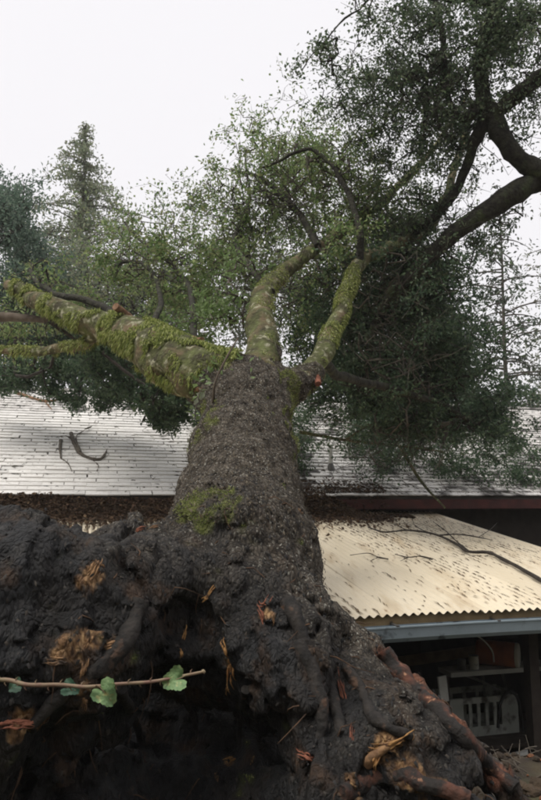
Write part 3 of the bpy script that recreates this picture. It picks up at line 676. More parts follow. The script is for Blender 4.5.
def leaves(name, g, targets, per, spread, L_, W_, m, parent, droop=.2, along=True, tag_kind=True):
    Pn, chains, rad, N0 = g; C = []
    for ids in chains:
        k = rng.poisson(per * rng.gamma(.8, 1.25))
        if not k: continue
        seg = Pn[ids[-min(3, len(ids)):]]; f = rng.random(k) * (len(seg) - 1); a = np.floor(f).astype(int); b = np.minimum(a + 1, len(seg) - 1)
        base = seg[a] * (1 - (f - a))[:, None] + seg[b] * (f - a)[:, None]
        C.append(base + rng.normal(0, spread * .55, (k, 3)) * np.array([1, 1, .8]))
    C = np.concatenate(C); V, F = leaf_mesh(C, L_, W_, droop=droop); mb = MB(); mb.add(V, F)
    return mb.build(name, m, parent, False, kind='stuff')
def limb(nodes, n=6):
    P = catmull([at(a, b, c) for a, b, c, _ in nodes], n); P = P + (.035 * np.stack([noise(P, 3.1, k_) for k_ in (91, 92, 93)], -1) + .012 * np.stack([noise(P, 8, k_) for k_ in (94, 95, 96)], -1)) * np.linspace(0, 1, len(P))[:, None] ** .3; r_ = np.interp(np.linspace(0, len(nodes) - 1, len(P)), np.arange(len(nodes)), [q[3] for q in nodes])
    return P, r_
def moss_on(name, limbs, parent, n, L_, thr=-.1, m=None, seed=3, width=.012, topw=.3):
    """short drooping moss blades growing out of the upper side and hanging over the flanks"""
    mb = MB(); Ps = []
    for (P, r_) in limbs:
        T, Nn, Bb = frames(P); ln = np.linalg.norm(np.diff(P, axis=0), axis=1); wgt = np.append(ln, ln[-1]) * r_; wgt /= wgt.sum()
        k = rng.choice(len(P), n, p=wgt); f = rng.random(n)[:, None]; k2 = np.minimum(k + 1, len(P) - 1)
        c = P[k] * (1 - f) + P[k2] * f; a = rng.random(n) * 2 * math.pi; D_ = np.cos(a)[:, None] * Nn[k] + np.sin(a)[:, None] * Bb[k]
        keep = (D_[:, 2] > -.75); q = c + D_ * (r_[k] * .97)[:, None]; keep &= fbm(q, 4, 3, seed) > thr
        Ps.append((q[keep], D_[keep]))
    q = np.concatenate([a for a, _ in Ps]); D_ = np.concatenate([b for _, b in Ps]); n = len(q)
    l = L_ * (.4 + rng.random(n)); dirn = D_ * .55 + rng.normal(0, .25, (n, 3)); dirn[:, 2] -= .35 * (1 - np.maximum(D_[:, 2], 0))
    dirn /= np.linalg.norm(dirn, axis=1)[:, None]; p1 = q + dirn * (l * .5)[:, None]; d2 = dirn * .5; d2[:, 2] -= .8; d2 /= np.linalg.norm(d2, axis=1)[:, None]
    p2 = p1 + d2 * (l * .6)[:, None]; sd_ = np.cross(dirn, rng.normal(size=(n, 3))); sd_ /= np.linalg.norm(sd_, axis=1)[:, None]
    w_ = width * (.5 + rng.random(n))[:, None]
    V = np.stack([q - sd_ * w_ * .6, q + sd_ * w_ * .6, p1 + sd_ * w_, p1 - sd_ * w_, p2], 1).reshape(-1, 3); i = np.arange(n)[:, None] * 5
    mb.add(V, i + np.array([[0, 1, 2, 3]])); mb.f[3].append(i + np.array([[3, 2, 4]]))
    return mb.build(name, m or M['moss_blade'], parent, False, kind='stuff')

# left bough: thick, furred with moss
LB = limb([(236, 380, 6.0, .27), (205, 374, 6.05, .27), (178, 362, 6.3, .275), (152, 346, 6.6, .255), (132, 334, 6.9, .20), (105, 326, 7.15, .165), (75, 318, 7.5, .14), (45, 304, 7.9, .118), (24, 293, 8.3, .10), (8, 284, 8.6, .07)], 8)
mb = MB(); tube(mb, *LB, 20, .05, 5, 3); lb = mb.build('bough', M['bark_mossy'], fallen, label='thick left bough furred with green moss')
moss_on('moss', [LB], lb, 60000, .058, -.02, width=.0045)
for (px, py, Yd, dx, dy, l, r_) in [(172, 338, 6.35, 26, 2, 1, .038), (128, 316, 6.95, -14, -10, 1, .04), (186, 342, 6.2, 18, -2, 1, .03), (192, 386, 5.85, 14, 3, 1, .03)]:
    p0, p1 = at(px - dx * .2, py + 4, Yd + .1), at(px + dx * .9, py + dy, Yd - .12); mb = MB(); tube(mb, catmull([p0, (p0 + p1) / 2 + Z3 * .01, p1], 4), [r_ * 1.15] * 3 + [r_] * 6, 10, .008, 20, px)
    mb.build('broken_stub', M['stub'], lb)
LB2 = limb([(100, 330, 7.2, .06), (80, 345, 7.4, .06), (50, 349, 7.7, .06), (20, 352, 8, .05), (-20, 350, 8.4, .04)]); mb = MB(); tube(mb, *LB2, 10, .01, 8, 1)
s2 = mb.build('side_branch', M['bark_mossy'], lb); 
moss_on('moss', [LB2], lb, 5000, .06, -.2, width=.004)
LB3 = limb([(120, 322, 7.1, .05), (100, 305, 7.5, .045), (60, 296, 8.0, .04), (40, 285, 8.6, .035), (30, 265, 9.2, .03)]); mb = MB(); tube(mb, *LB3, 8, .006, 8, 1); mb.build('side_branch', M['bark_dark'], lb)
LB4 = limb([(150, 330, 6.9, .04), (160, 300, 8, .035), (150, 268, 9, .03), (130, 262, 9.6, .028), (112, 268, 10.2, .02)]); mb = MB(); tube(mb, *LB4, 8, .004, 8, 1); mb.build('side_branch', M['bark_dark'], lb)
LB5 = limb([(195, 345, 6.6, .04), (190, 290, 8.2, .035), (170, 262, 9.3, .03), (140, 240, 10, .022), (125, 222, 10.5, .015)]); mb = MB(); tube(mb, *LB5, 8, .004, 8, 1); mb.build('side_branch', M['bark_dark'], lb)
tg = np.concatenate([blob(150, 275, 9.8, 75, 45, 1.4, 230), blob(60, 300, 9.6, 60, 25, 1.0, 80), blob(205, 300, 9.2, 50, 45, 1.0, 130), blob(150, 225, 10.5, 60, 25, 1.0, 45), blob(20, 330, 9.2, 30, 25, .8, 40)])
g = grow([LB, LB3, LB4, LB5], tg); twigs('twigs', g, M['twig'], lb); leaves('foliage', g, tg, 15, .14, .058, .03, M['leaf_olive'], lb)
tg = np.concatenate([blob(60, 372, 10.8, 75, 24, .7, 130), blob(140, 378, 10.2, 55, 26, .7, 130), blob(165, 395, 9.4, 30, 22, .5, 60), blob(20, 385, 11, 40, 14, .5, 40), blob(110, 350, 9.5, 60, 14, .5, 60), blob(172, 412, 9.8, 22, 16, .4, 50), blob(100, 398, 11, 60, 12, .4, 60)])
g = grow([LB, LB2], tg); twigs('twigs', g, M['twig_dark'], lb); leaves('foliage', g, tg, 27, .13, .07, .036, M['leaf_dark'], lb, .4)

# middle bough
CB = limb([(256, 385, 6.0, .19), (263, 350, 6.35, .16), (261, 322, 6.7, .138), (263, 298, 7.1, .12), (278, 277, 7.5, .105), (308, 256, 8.1, .085), (345, 230, 8.7, .07), (395, 190, 9.4, .055), (440, 140, 10.2, .04), (470, 90, 11, .02)], 8)
mb = MB(); tube(mb, *CB, 18, .04, 6, 8); cb = mb.build('bough', M['bark_mossy'], fallen, label='middle bough rising straight on from the fork')
moss_on('moss', [CB], cb, 11000, .035, .0, seed=9, width=.0035)
CB2 = limb([(318, 246, 8.1, .05), (300, 215, 8.8, .045), (275, 190, 9.4, .04), (255, 175, 10, .03), (235, 172, 10.4, .02)]); mb = MB(); tube(mb, *CB2, 8, .004, 8, 1); mb.build('side_branch', M['bark_dark'], cb)
CB3 = limb([(272, 292, 7.1, .04), (245, 262, 8.0, .035), (235, 235, 8.8, .03), (250, 205, 9.5, .025), (245, 150, 10, .015)]); mb = MB(); tube(mb, *CB3, 8, .004, 8, 1); mb.build('side_branch', M['bark_dark'], cb)
tg = np.concatenate([blob(235, 245, 9.6, 62, 68, 1.4, 330), blob(285, 200, 9.8, 58, 62, 1.3, 300), blob(300, 150, 10, 55, 45, 1.0, 150), blob(205, 200, 10, 30, 22, .8, 40), blob(255, 130, 10, 25, 28, .6, 26), blob(340, 250, 9.6, 50, 50, 1, 200), blob(315, 320, 9.4, 45, 40, .8, 130), blob(335, 240, 7.6, 45, 25, .5, 30)])
g = grow([CB, CB2, CB3], tg); twigs('twigs', g, M['twig'], cb); leaves('foliage', g, tg, 13, .14, .056, .029, M['leaf_olive'], cb)
tg = np.concatenate([blob(225, 310, 7.3, 28, 30, .35, 46), blob(185, 320, 7.0, 25, 14, .3, 14), blob(245, 275, 7.6, 20, 25, .3, 16)])
g = grow([(CB[0][4:20], CB[1][4:20])], tg, .003); twigs('twigs', g, M['twig'], cb); leaves('foliage', g, tg, 15, .10, .05, .03, M['leaf_bright'], cb)

# right bough
RB = limb([(285, 388, 6.05, .15), (303, 380, 6.2, .115), (318, 362, 6.4, .105), (331, 334, 6.8, .09), (345, 296, 7.2, .08), (358, 264, 7.5, .075), (392, 246, 8.0, .07), (430, 225, 8.6, .07), (455, 170, 9.2, .055), (470, 110, 9.8, .035)], 8)
mb = MB(); tube(mb, *RB, 16, .035, 7, 21); rb = mb.build('bough', M['bark_mossy'], fallen, label='right bough bending up from the fork')
moss_on('moss', [(RB[0][:44], RB[1][:44])], rb, 14000, .04, -.05, seed=5, width=.0035)
RB2 = limb([(360, 268, 7.5, .045), (360, 235, 7.5, .042), (352, 205, 7.6, .037), (338, 178, 7.7, .032), (322, 155, 7.8, .028), (305, 149, 7.9, .024), (285, 158, 8.1, .024), (262, 168, 8.4, .016)]); mb = MB(); tube(mb, *RB2, 8, .006, 9, 1); mb.build('side_branch', M['bark_dark'], rb)
RB3 = limb([(322, 360, 6.4, .06), (340, 375, 6.9, .055), (380, 385, 7.8, .05), (430, 400, 8.6, .045), (470, 420, 9.4, .03)]); mb = MB(); tube(mb, *RB3, 8, .006, 9, 1); mb.build('side_branch', M['bark_dark'], rb)
p_ = at(318, 384, 6.05); mb = MB(); tube(mb, [at(316, 370, 6.25), p_], [.035, .03], 9, .006, 20); mb.build('broken_stub', M['torn_red'], rb)
tg = np.concatenate([blob(390, 330, 9.0, 66, 75, 1.2, 430), blob(435, 370, 9.4, 46, 56, 1.2, 340), blob(352, 388, 9.0, 50, 30, .8, 190), blob(425, 430, 9.6, 75, 26, .8, 190), blob(490, 415, 10, 26, 30, .8, 90), blob(420, 285, 9.2, 42, 48, 1., 190), blob(325, 340, 9.4, 35, 60, .8, 120)])
g = grow([RB, RB3], tg); twigs('twigs', g, M['twig_dark'], rb); leaves('foliage', g, tg, 30, .15, .055, .029, M['leaf_dark'], rb, .4)
OL_roof = (np.array([mainr(a, b, .25) for a in (.3, 1.2, 2.1, 3.0, 3.9, 4.8, 5.7) for b in (.8, 2.0, 3.2)]), np.full(21, .01))
e_ = rng.uniform(-.3, 6.4, 1500); s = rng.uniform(.05, 4.2, 1500); tg = np.array([mainr(a, b, abs(rng.normal(0, .22)) + .03 + .06 * b) for a, b in zip(e_, s)])
tg = tg[(noise(tg, 1.9, 66) > -.16) & (rng.random(len(tg)) < .5 + .5 * sstep(tg[:, 2], 3.2, 4.2))]
tg = tg[np.linalg.norm((tg - vp)[:, :2] - np.outer(((tg - vp)[:, :2] @ (vp[:2] / np.linalg.norm(vp[:2]))), vp[:2] / np.linalg.norm(vp[:2])), axis=1) > .38]
g = grow([RB3, OL_roof], tg, .0028, sag=.0, rmax=.009); twigs('twigs', g, M['twig_dark'], rb); leaves('foliage', g, tg, 34, .2, .065, .033, M['leaf_dark'], rb, .4)
tg = np.concatenate([blob(350, 190, 8.6, 55, 50, .8, 190), blob(310, 165, 8.4, 45, 30, .6, 60), blob(400, 215, 9, 60, 50, .8, 200)])
g = grow([RB, RB2], tg); twigs('twigs', g, M['twig'], rb); leaves('foliage', g, tg, 13, .13, .052, .027, M['leaf_olive'], rb)

bare([LB, LB3, LB4, LB5], [(150, 262, 9.4, 75, 42, 1.2, 120), (60, 330, 9, 70, 50, .8, 60)], M['twig_dark'], lb)
bare([CB, CB2, CB3], [(262, 205, 9, 58, 60, 1.0, 170), (270, 290, 8.2, 60, 40, .8, 50)], M['twig_dark'], cb)
bare([RB, RB2, RB3], [(390, 330, 8.2, 75, 95, .9, 190), (320, 190, 8.2, 60, 50, .6, 80), (400, 440, 9.2, 80, 45, .8, 120)], M['twig'], rb)

# ------------------------------------------------------------------ standing oak whose limbs reach in from the right
oak = empty('oak_tree', (6.1, 8.6, 0), 'dark oak whose heavy limbs reach in from the upper right edge', 'tree')
OT = catmull([(6.1, 8.6, -.2), (6.0, 8.5, 1.5), (5.7, 8.3, 3.2), (5.2, 8.0, 4.8), (4.6, 7.8, 6.0), (4.0, 7.6, 6.4)], 6); orr = np.interp(np.linspace(0, 1, len(OT)), [0, .5, 1], [.34, .25, .17])
mb = MB(); tube(mb, OT, orr, 16, .03, 5, 31); mb.build('trunk', M['bark_dark'], oak)
OL = [limb([(600, 205, 7.7, .18), (560, 190, 7.7, .17), (541, 184, 7.7, .16), (515, 192, 7.7, .145), (480, 214, 7.8, .13), (445, 245, 8.0, .12), (412, 275, 8.2, .10), (385, 305, 8.4, .085), (370, 345, 8.6, .06), (372, 390, 8.8, .04)], 6),
      limb([(556, 190, 7.65, .15), (530, 170, 7.6, .14), (508, 148, 7.6, .13), (490, 118, 7.6, .12), (478, 80, 7.6, .11), (482, 40, 7.5, .10), (500, 0, 7.4, .09), (520, -50, 7.3, .07)], 6),
      limb([(490, 118, 7.6, .10), (515, 95, 7.4, .10), (545, 75, 7.2, .11), (590, 60, 7.0, .11)], 6),
      limb([(482, 96, 7.6, .07), (462, 118, 7.6, .06), (448, 105, 7.6, .05), (445, 70, 7.6, .045), (440, 30, 7.6, .035), (432, -20, 7.6, .03)], 6),
      limb([(486, 112, 7.6, .09), (470, 150, 7.8, .085), (455, 190, 8.0, .075), (425, 225, 8.2, .065), (395, 240, 8.4, .05), (360, 262, 8.7, .03)], 6),
      limb([(500, 5, 7.4, .06), (440, 0, 7.3, .04), (395, -20, 7.2, .03), (350, 15, 7.0, .014), (325, 45, 7.0, .010), (302, 72, 7.0, .006)], 6)]
for P, r_ in OL:
    mb = MB(); P = P + .05 * np.stack([noise(P, 1.6, k_) for k_ in (81, 82, 83)], -1); tube(mb, P, r_ * .86, 14, .035, 5, r_[0] * 50); mb.build('limb', M['bark_dark'], oak)
tg = np.concatenate([blob(480, 60, 7.6, 75, 75, .9, 330), blob(400, 90, 8.0, 70, 62, .9, 240), blob(350, 115, 8.4, 50, 40, .8, 90), blob(435, 150, 8.2, 55, 60, .9, 260), blob(410, 240, 8.6, 52, 50, .9, 230), blob(520, 20, 7.4, 50, 40, .7, 170),
                     blob(520, 120, 7.6, 25, 30, .6, 40), blob(420, 20, 7.6, 60, 35, .7, 130), blob(495, 235, 8.4, 25, 25, .6, 22), blob(400, 320, 9, 60, 60, .8, 130), blob(320, 60, 7.2, 25, 22, .3, 14)])
g = grow(OL[:5] + [OL[5]], tg); twigs('twigs', g, M['twig_dark'], oak); leaves('foliage', g, tg, 16.5, .13, .05, .026, leafmat('leaf_oak', [(.045, .075, .04), (.08, .12, .062), (.12, .165, .09), (.19, .22, .13)], .48, .45), oak)

bare(OL, [(430, 100, 7.6, 85, 85, .8, 160), (440, 220, 8, 70, 50, .8, 70)], M['twig_dark'], oak)

# ------------------------------------------------------------------ trees behind the house
def conifer(name, px, ytop, Y, halfpx, label, m, n_br, seed, ztrunk=0., gapf=1.0, per=30, low=.12, cat='tree', group=None, leafl=.22):
    r_ = np.random.default_rng(seed); top = at(px, ytop, Y); Ht = top[2]; base = np.array([top[0], Y, ground_z(np.array([top[0]]), np.array([Y]))[0] - .1])
    o = empty(name, base, label, cat, group); mb = MB()
    P = np.array([base + (top - base) * f + np.array([.05 * math.sin(f * 9), 0, 0]) for f in np.linspace(0, 1, 18)]); tube(mb, P, np.linspace(.18, .012, 18) * Ht / 18, 8)
    W_ = halfpx * Y / FPX
    mb2 = MB(); C = []
    for k in range(n_br):
        f = low + (1 - low) * (k + r_.random()) / n_br; a = r_.random() * 2 * math.pi; p0 = base + (top - base) * f
        below = (1 - f) * (Ht - base[2]); ln = W_ * (min(1.25, below / (170 * Y / FPX)) ** 1.05 + .03) * (.25 + 1.15 * r_.random() ** 1.3)
        dr = np.array([math.cos(a), math.sin(a), 0]); Pb = np.array([p0 + dr * ln * q + np.array([0, 0, .25 * ln * q - .42 * ln * q * q]) for q in np.linspace(0, 1, 6)])
        tube(mb, Pb, np.linspace(.035, .006, 6), 4, cap=False)
        kk = max(4, int(per * ln / W_ * 1.3 + 3)); q = r_.random(kk) ** .55 * 5; i = np.minimum(q.astype(int), 4); c = Pb[i] + (Pb[i + 1] - Pb[i]) * (q - i)[:, None]
        C.append(c + r_.normal(0, .09 + .17 * ln / W_, (kk, 3)) * np.array([1, 1, .85]))
    mb.build('trunk', M['twig'], o)
    V, F = leaf_mesh(np.concatenate(C), leafl, leafl * .42, r_, droop=.5); mb2.add(V, F); mb2.build('foliage', m, o, False, kind='stuff')
    return o
conifer('conifer', 86, 124, 26, 88, 'tall pointed grey-green conifer against the white sky at left', leafmat('needle_hazed_green', [(.13, .17, .11), (.21, .25, .16), (.29, .32, .21), (.24, .23, .16)], .55), 240, 4, per=135, leafl=.16, low=.45)  # needles lightened: the haze of distance sits in their colour
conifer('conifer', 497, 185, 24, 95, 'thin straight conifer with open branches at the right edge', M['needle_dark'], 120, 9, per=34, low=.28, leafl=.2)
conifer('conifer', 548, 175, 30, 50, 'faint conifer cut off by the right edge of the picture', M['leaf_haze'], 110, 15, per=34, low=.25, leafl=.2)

def broadleaf(name, px, Y, blobs, label, m, seed, nl=26, L_=.11, tw=None, limbs=5):
    base = np.array([at(px, 480, Y)[0], Y, 0.]); base[2] = ground_z(base[:1], base[1:2])[0] - .1
    o = empty(name, base, label, 'tree'); tg = np.concatenate([blob(*b) for b in blobs]); tp = tg.mean(0)
    P = catmull([base, base + (tp - base) * np.array([.15, .15, .4]), base + (tp - base) * np.array([.5, .5, .8]), tp + Z3 * .6], 6)
    mb = MB(); tube(mb, P, np.linspace(.16, .04, len(P)), 9, .015, 6, seed)
    mb.build('trunk', M['twig_dark'], o)
    g = grow([(P, np.linspace(.16, .04, len(P)))], tg, .007, .5, .02, .09); twigs('branches', g, tw or M['twig_dark'], o); leaves('foliage', g, tg, nl, .30, L_, L_ * .5, m, o)
    return o
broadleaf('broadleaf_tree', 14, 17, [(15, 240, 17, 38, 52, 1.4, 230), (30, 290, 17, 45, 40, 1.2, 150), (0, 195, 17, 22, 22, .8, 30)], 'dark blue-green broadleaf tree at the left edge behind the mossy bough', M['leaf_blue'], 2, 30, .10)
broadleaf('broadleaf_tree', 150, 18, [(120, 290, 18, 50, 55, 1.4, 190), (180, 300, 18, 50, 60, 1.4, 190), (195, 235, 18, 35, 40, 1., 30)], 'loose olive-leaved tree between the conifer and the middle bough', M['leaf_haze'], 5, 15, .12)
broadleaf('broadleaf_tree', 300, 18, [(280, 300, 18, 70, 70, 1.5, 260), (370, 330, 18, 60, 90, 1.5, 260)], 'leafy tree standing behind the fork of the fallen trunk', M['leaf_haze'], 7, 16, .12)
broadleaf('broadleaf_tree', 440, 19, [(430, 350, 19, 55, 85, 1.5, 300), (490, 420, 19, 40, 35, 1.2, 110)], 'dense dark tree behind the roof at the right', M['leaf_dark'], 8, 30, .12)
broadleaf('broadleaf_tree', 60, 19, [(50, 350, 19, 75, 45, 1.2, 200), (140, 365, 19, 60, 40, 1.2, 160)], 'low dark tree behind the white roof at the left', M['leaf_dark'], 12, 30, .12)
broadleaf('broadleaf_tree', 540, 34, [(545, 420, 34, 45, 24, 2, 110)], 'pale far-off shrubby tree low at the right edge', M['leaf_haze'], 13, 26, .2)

# ------------------------------------------------------------------ limbs and litter lying on the roofs
def branch_thing(name, polys, label, m, cat='branch', amp=.004, sides=7):
    o = empty(name, polys[0][0][0], label, cat)
    for k, (P, r_) in enumerate(polys):
        P = catmull(P, 5); mb = MB(); tube(mb, P, np.linspace(r_, r_ * .45, len(P)), sides, amp, 18, k + 3.); mb.build('stem' if k == 0 else 'side_twig', m, o)
    return o
def L_(pts, h=.035): return [on_lean(a, b, h) for a, b in pts]
def M_(pts, h=.04): return [on_main(a, b, h) for a, b in pts]
branch_thing('fallen_branch', [(L_([(548, 590), (520, 573), (505, 565), (488, 557), (468, 556), (456, 548), (440, 540), (425, 536), (405, 534), (385, 536), (368, 531)], .05), .022),
    (L_([(468, 556), (455, 545), (445, 535), (433, 526)], .06), .011), (L_([(425, 536), (415, 530), (412, 523)], .06), .009), (L_([(440, 540), (458, 539), (478, 542), (492, 545)], .06), .012), (L_([(478, 542), (490, 534), (497, 527)], .06), .006), (L_([(405, 534), (395, 529), (388, 528)], .06), .006)],
    'dark bare branch lying across the beige tin roof', M['twig_dark'])
branch_thing('fallen_branch', [(L_([(432, 562), (420, 559), (408, 560), (395, 557)], .03), .010), (L_([(408, 560), (400, 564)], .03), .006)], 'small dark twig in the middle of the beige tin roof', M['twig_dark'])
branch_thing('fallen_branch', [(L_([(388, 562), (378, 560), (368, 556), (350, 558)], .03), .009), (L_([(378, 560), (370, 564)], .03), .005)], 'short dark twig nearest the trunk on the beige tin roof', M['twig_dark'])
branch_thing('fallen_branch', [(M_([(71, 436), (74, 446), (80, 456), (90, 461), (100, 462), (106, 455)], .05), .035), (M_([(100, 462), (104, 460), (107, 452)], .06), .02), (M_([(80, 456), (76, 440), (84, 434)], .06), .018), (M_([(74, 446), (66, 440), (60, 441)], .08), .010), (M_([(90, 461), (98, 468), (97, 474)], .05), .010), (M_([(84, 434), (92, 430), (96, 424)], .08), .008)], 'curved dead branch lying in the middle of the white roof', M['twig'], amp=.014)
branch_thing('fallen_branch', [(M_([(61, 443), (60, 452), (61, 461)], .05), .030), (M_([(61, 461), (68, 466), (72, 474)], .04), .012)], 'short upright dead stick on the white roof beside the curved branch', M['twig'], amp=.012)
branch_thing('fallen_branch', [(M_([(18, 396), (30, 400), (45, 404), (62, 402)], .06), .035), (M_([(45, 404), (52, 412)], .05), .015)], 'dead brown branch along the upper edge of the white roof', M['stub'])
branch_thing('fallen_branch', [([at(300, 432, 10), at(345, 440, 10.3), at(400, 446, 10.6), at(445, 452, 11)], .03), ([at(345, 440, 10.3), at(370, 425, 10.2), at(395, 418, 10.4)], .018), ([at(400, 446, 10.6), at(420, 480, 10.2), at(445, 508, 9.6)], .03)], 'green-grey branch slanting down to the dark red eave board', M['bark_mossy'])
lg = [at(-20, 318, 8.6), at(10, 317, 8.5), at(46, 320, 8.2)]
branch_thing('broken_limb', [(lg, .085)], 'smooth grey broken limb at the left edge below the mossy bough', M['deadwood'], 'branch', .006, 12)

# small brush on the right-hand roof: twig tangles
def tangle(name, n, fn, lng, m, rad=.004, **kw):
    mb = MB()
    for k in range(n):
        p, ax1, ax2, nn = fn(); a = rng.random() * 6.28; d_ = ax1 * math.cos(a) + ax2 * math.sin(a); l = lng * (.4 + rng.random())
        P = np.array([p - d_ * l / 2, p + nn * .03 * rng.random() + (ax1 * rng.normal() + ax2 * rng.normal()) * l * .08, p + d_ * l / 2 + nn * .06 * rng.random()])
        tube(mb, P, [rad, rad * .8, rad * .4], 4, cap=False)
    return mb.build(name, m, kind='stuff', **kw)
def f_main(e0, e1, s0, s1):
    def f():
        e_, s = rng.uniform(e0, e1), rng.uniform(s0, s1); return mainr(e_, s, .035), E3, us, NM
    return f
tangle('roof_twigs', 700, f_main(-.4, 6.5, 0, 3.2), .5, M['twig_dark'], label='tangle of fine dark twigs on the right half of the white roof', cat='twigs')
def f_lean():
    e_ = rng.uniform(-5, 2.2); t = T_TOP - .05 - abs(rng.normal(0, .25)); return lean(e_, t, .02), E3, U3, NL
tangle('valley_twigs', 320, f_lean, .3, M['twig'], .004, label='brown twigs gathered where the tin roof meets the eave', cat='twigs')
def scatter(name, pts, nrm, L_, W_, m, flat=.25, align=None, **kw):
    n = len(pts); a = rng.random(n) * 6.28
    ax = np.cos(a)[:, None] * E3 + np.sin(a)[:, None] * us if align is None else align + rng.normal(0, .12, (n, 3))
    ax = ax + rng.normal(0, flat, (n, 3)) * .6; ax /= np.linalg.norm(ax, axis=1)[:, None]
    nr = nrm + rng.normal(0, flat, (n, 3)); sd_ = np.cross(ax, nr); sd_ /= np.linalg.norm(sd_, axis=1)[:, None]; nr = np.cross(sd_, ax)
    l = (L_ * (.4 + 1.1 * rng.random(n)))[:, None]; w_ = (W_ * (.5 + rng.random(n)))[:, None]
    V = np.stack([pts - ax * l / 2, pts + sd_ * w_ / 2 + nr * l * .08, pts + ax * l / 2, pts - sd_ * w_ / 2 + nr * l * .08], 1).reshape(-1, 3)
    mb = MB(); mb.add(V, np.arange(n * 4).reshape(n, 4)); return mb.build(name, m, None, False, kind='stuff', **kw)
# litter in the grooves of the tin, in drifts
n = 42000; e_ = rng.uniform(-5, E_R - .1, n); t = rng.uniform(.05, T_TOP, n)
P0 = np.stack([e_, t * .55, 0 * t], -1); dens = fbm(P0, 1.1, 3, 40) * .5 + .18 * sstep(-e_, -1.9, .8) + .46 * sstep(t, 1.6, 5.0) - .05
keep = rng.random(n) < np.clip(.04 + 1.0 * (dens - .08), .015, .9); e_, t = e_[keep], t[keep]
gr = np.round((e_ - E_R) / PIT - .5) + .5; e_ = E_R + gr * PIT + rng.normal(0, .006, len(e_)); pts = np.array([lean(a, b, -.003) for a, b in zip(e_, t)])
al = (U3 + Z3 * SL); al = al / np.linalg.norm(al)
scatter('needle_litter', pts, NL, .12, .009, M['needle_litter'], .10, al, label='brown needle litter lying in the grooves of the beige tin roof', cat='litter')
n = 9000; e_ = rng.uniform(-6, 3, n); t = T_TOP - .3 - np.abs(rng.normal(0, .45, n)); pts = np.array([lean(a, b, .012 + abs(rng.normal(0, .025))) for a, b in zip(e_, t)])
keep = np.abs(e_ - 3.2) > 1.0; keep &= t > 0; scatter('leaf_litter', pts[keep], NL, .06, .035, M['litter'], .5, label='drift of brown leaves along the joint of the two roofs', cat='litter')
n = 30000; e_ = rng.uniform(-5.6, 2.6, n); hgt = np.clip(.33 + .10 * noise(np.stack([e_, 0 * e_, 0 * e_], -1), 1.3, 80) - .36 * sstep(e_, 1.2, 2.3), 0, .42)
v = rng.random(n) ** 1.1; t = TM - .06 - v * .5 * (.6 + .5 * noise(np.stack([e_, 0 * e_, 0 * e_], -1), 2.1, 81)); hh = hgt * np.clip(1 - v, 0, 1) * (.55 + .45 * rng.random(n))
scatter('litter_heap', np.array([lean(a, b, .015 + c) for a, b, c in zip(e_, t, hh)]), NL, .055, .03, M['litter'], .7, label='heap of brown leaves and needles piled under the red eave board', cat='litter')
n = 3000; e_ = rng.uniform(-.5, 2.3, n); s = np.abs(rng.normal(0, .22, n)) - .05; hh = rng.random(n) ** 2 * .06
scatter('eave_litter', np.array([mainr(a, b, .02 + c) if b > .0 else mainr(a, b, .01 - .2 * d) for a, b, c, d in zip(e_, s, hh, rng.random(n))]), NM, .06, .03, M['litter'], .6, label='brown leaf litter along the lower edge of the white roof', cat='litter')
n = 46000; e_ = rng.uniform(-8, 8, n); s = rng.uniform(.0, RUN - .1, n); P0 = np.stack([e_, s, 0 * s], -1)
dens = .30 * fbm(P0, .9, 3, 60) + .75 * sstep(e_, -1.8, .2) * (1 - .5 * sstep(e_, 2.5, 5)) + .35 * sstep(s, 2.6, 4.2) - .02
keep = rng.random(n) < np.clip(dens, .045, .8); pts = np.array([mainr(a, b, .028) for a, b in zip(e_[keep], s[keep])])
scatter('roof_litter', pts, NM, .09, .032, leafmat('dark_litter', [(.02, .02, .016), (.04, .036, .026), (.075, .055, .035), (.03, .045, .025)], .1, .8, .2), .3, label='dark leaf litter scattered over the white shingle roof', cat='litter')

# ------------------------------------------------------------------ bits in the carport
FL = 0.0
def BB(px, py, t):                      # point at depth row t (m behind the eave) seen at that pixel
    n = U3; return hit_plane(px, py, B(0, t, 0), n)
# workbench of boards on trestles
pc = BB(470, 735, 1.9)
wb = empty('workbench', (pc[0], pc[1], 0), 'dark low workbench of rough boards under the tin roof', 'bench')
zb = BB(480, 731, 1.9)[2]
for k in range(4):
    mb = MB(); mb.box(B(1.6, 1.55 + k * .22, zb - .02), E3 * 1.35, U3 * .10, Z3 * .02); mb.build('board', M['timber_shaded'], wb, False)
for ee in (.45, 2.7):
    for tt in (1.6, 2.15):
        mb = MB(); mb.box(B(ee, tt, (zb - .045) / 2 - .03), E3 * .035, U3 * .035, Z3 * ((zb - .045) / 2 + .03)); mb.build('leg', M['timber_shaded'], wb, False)
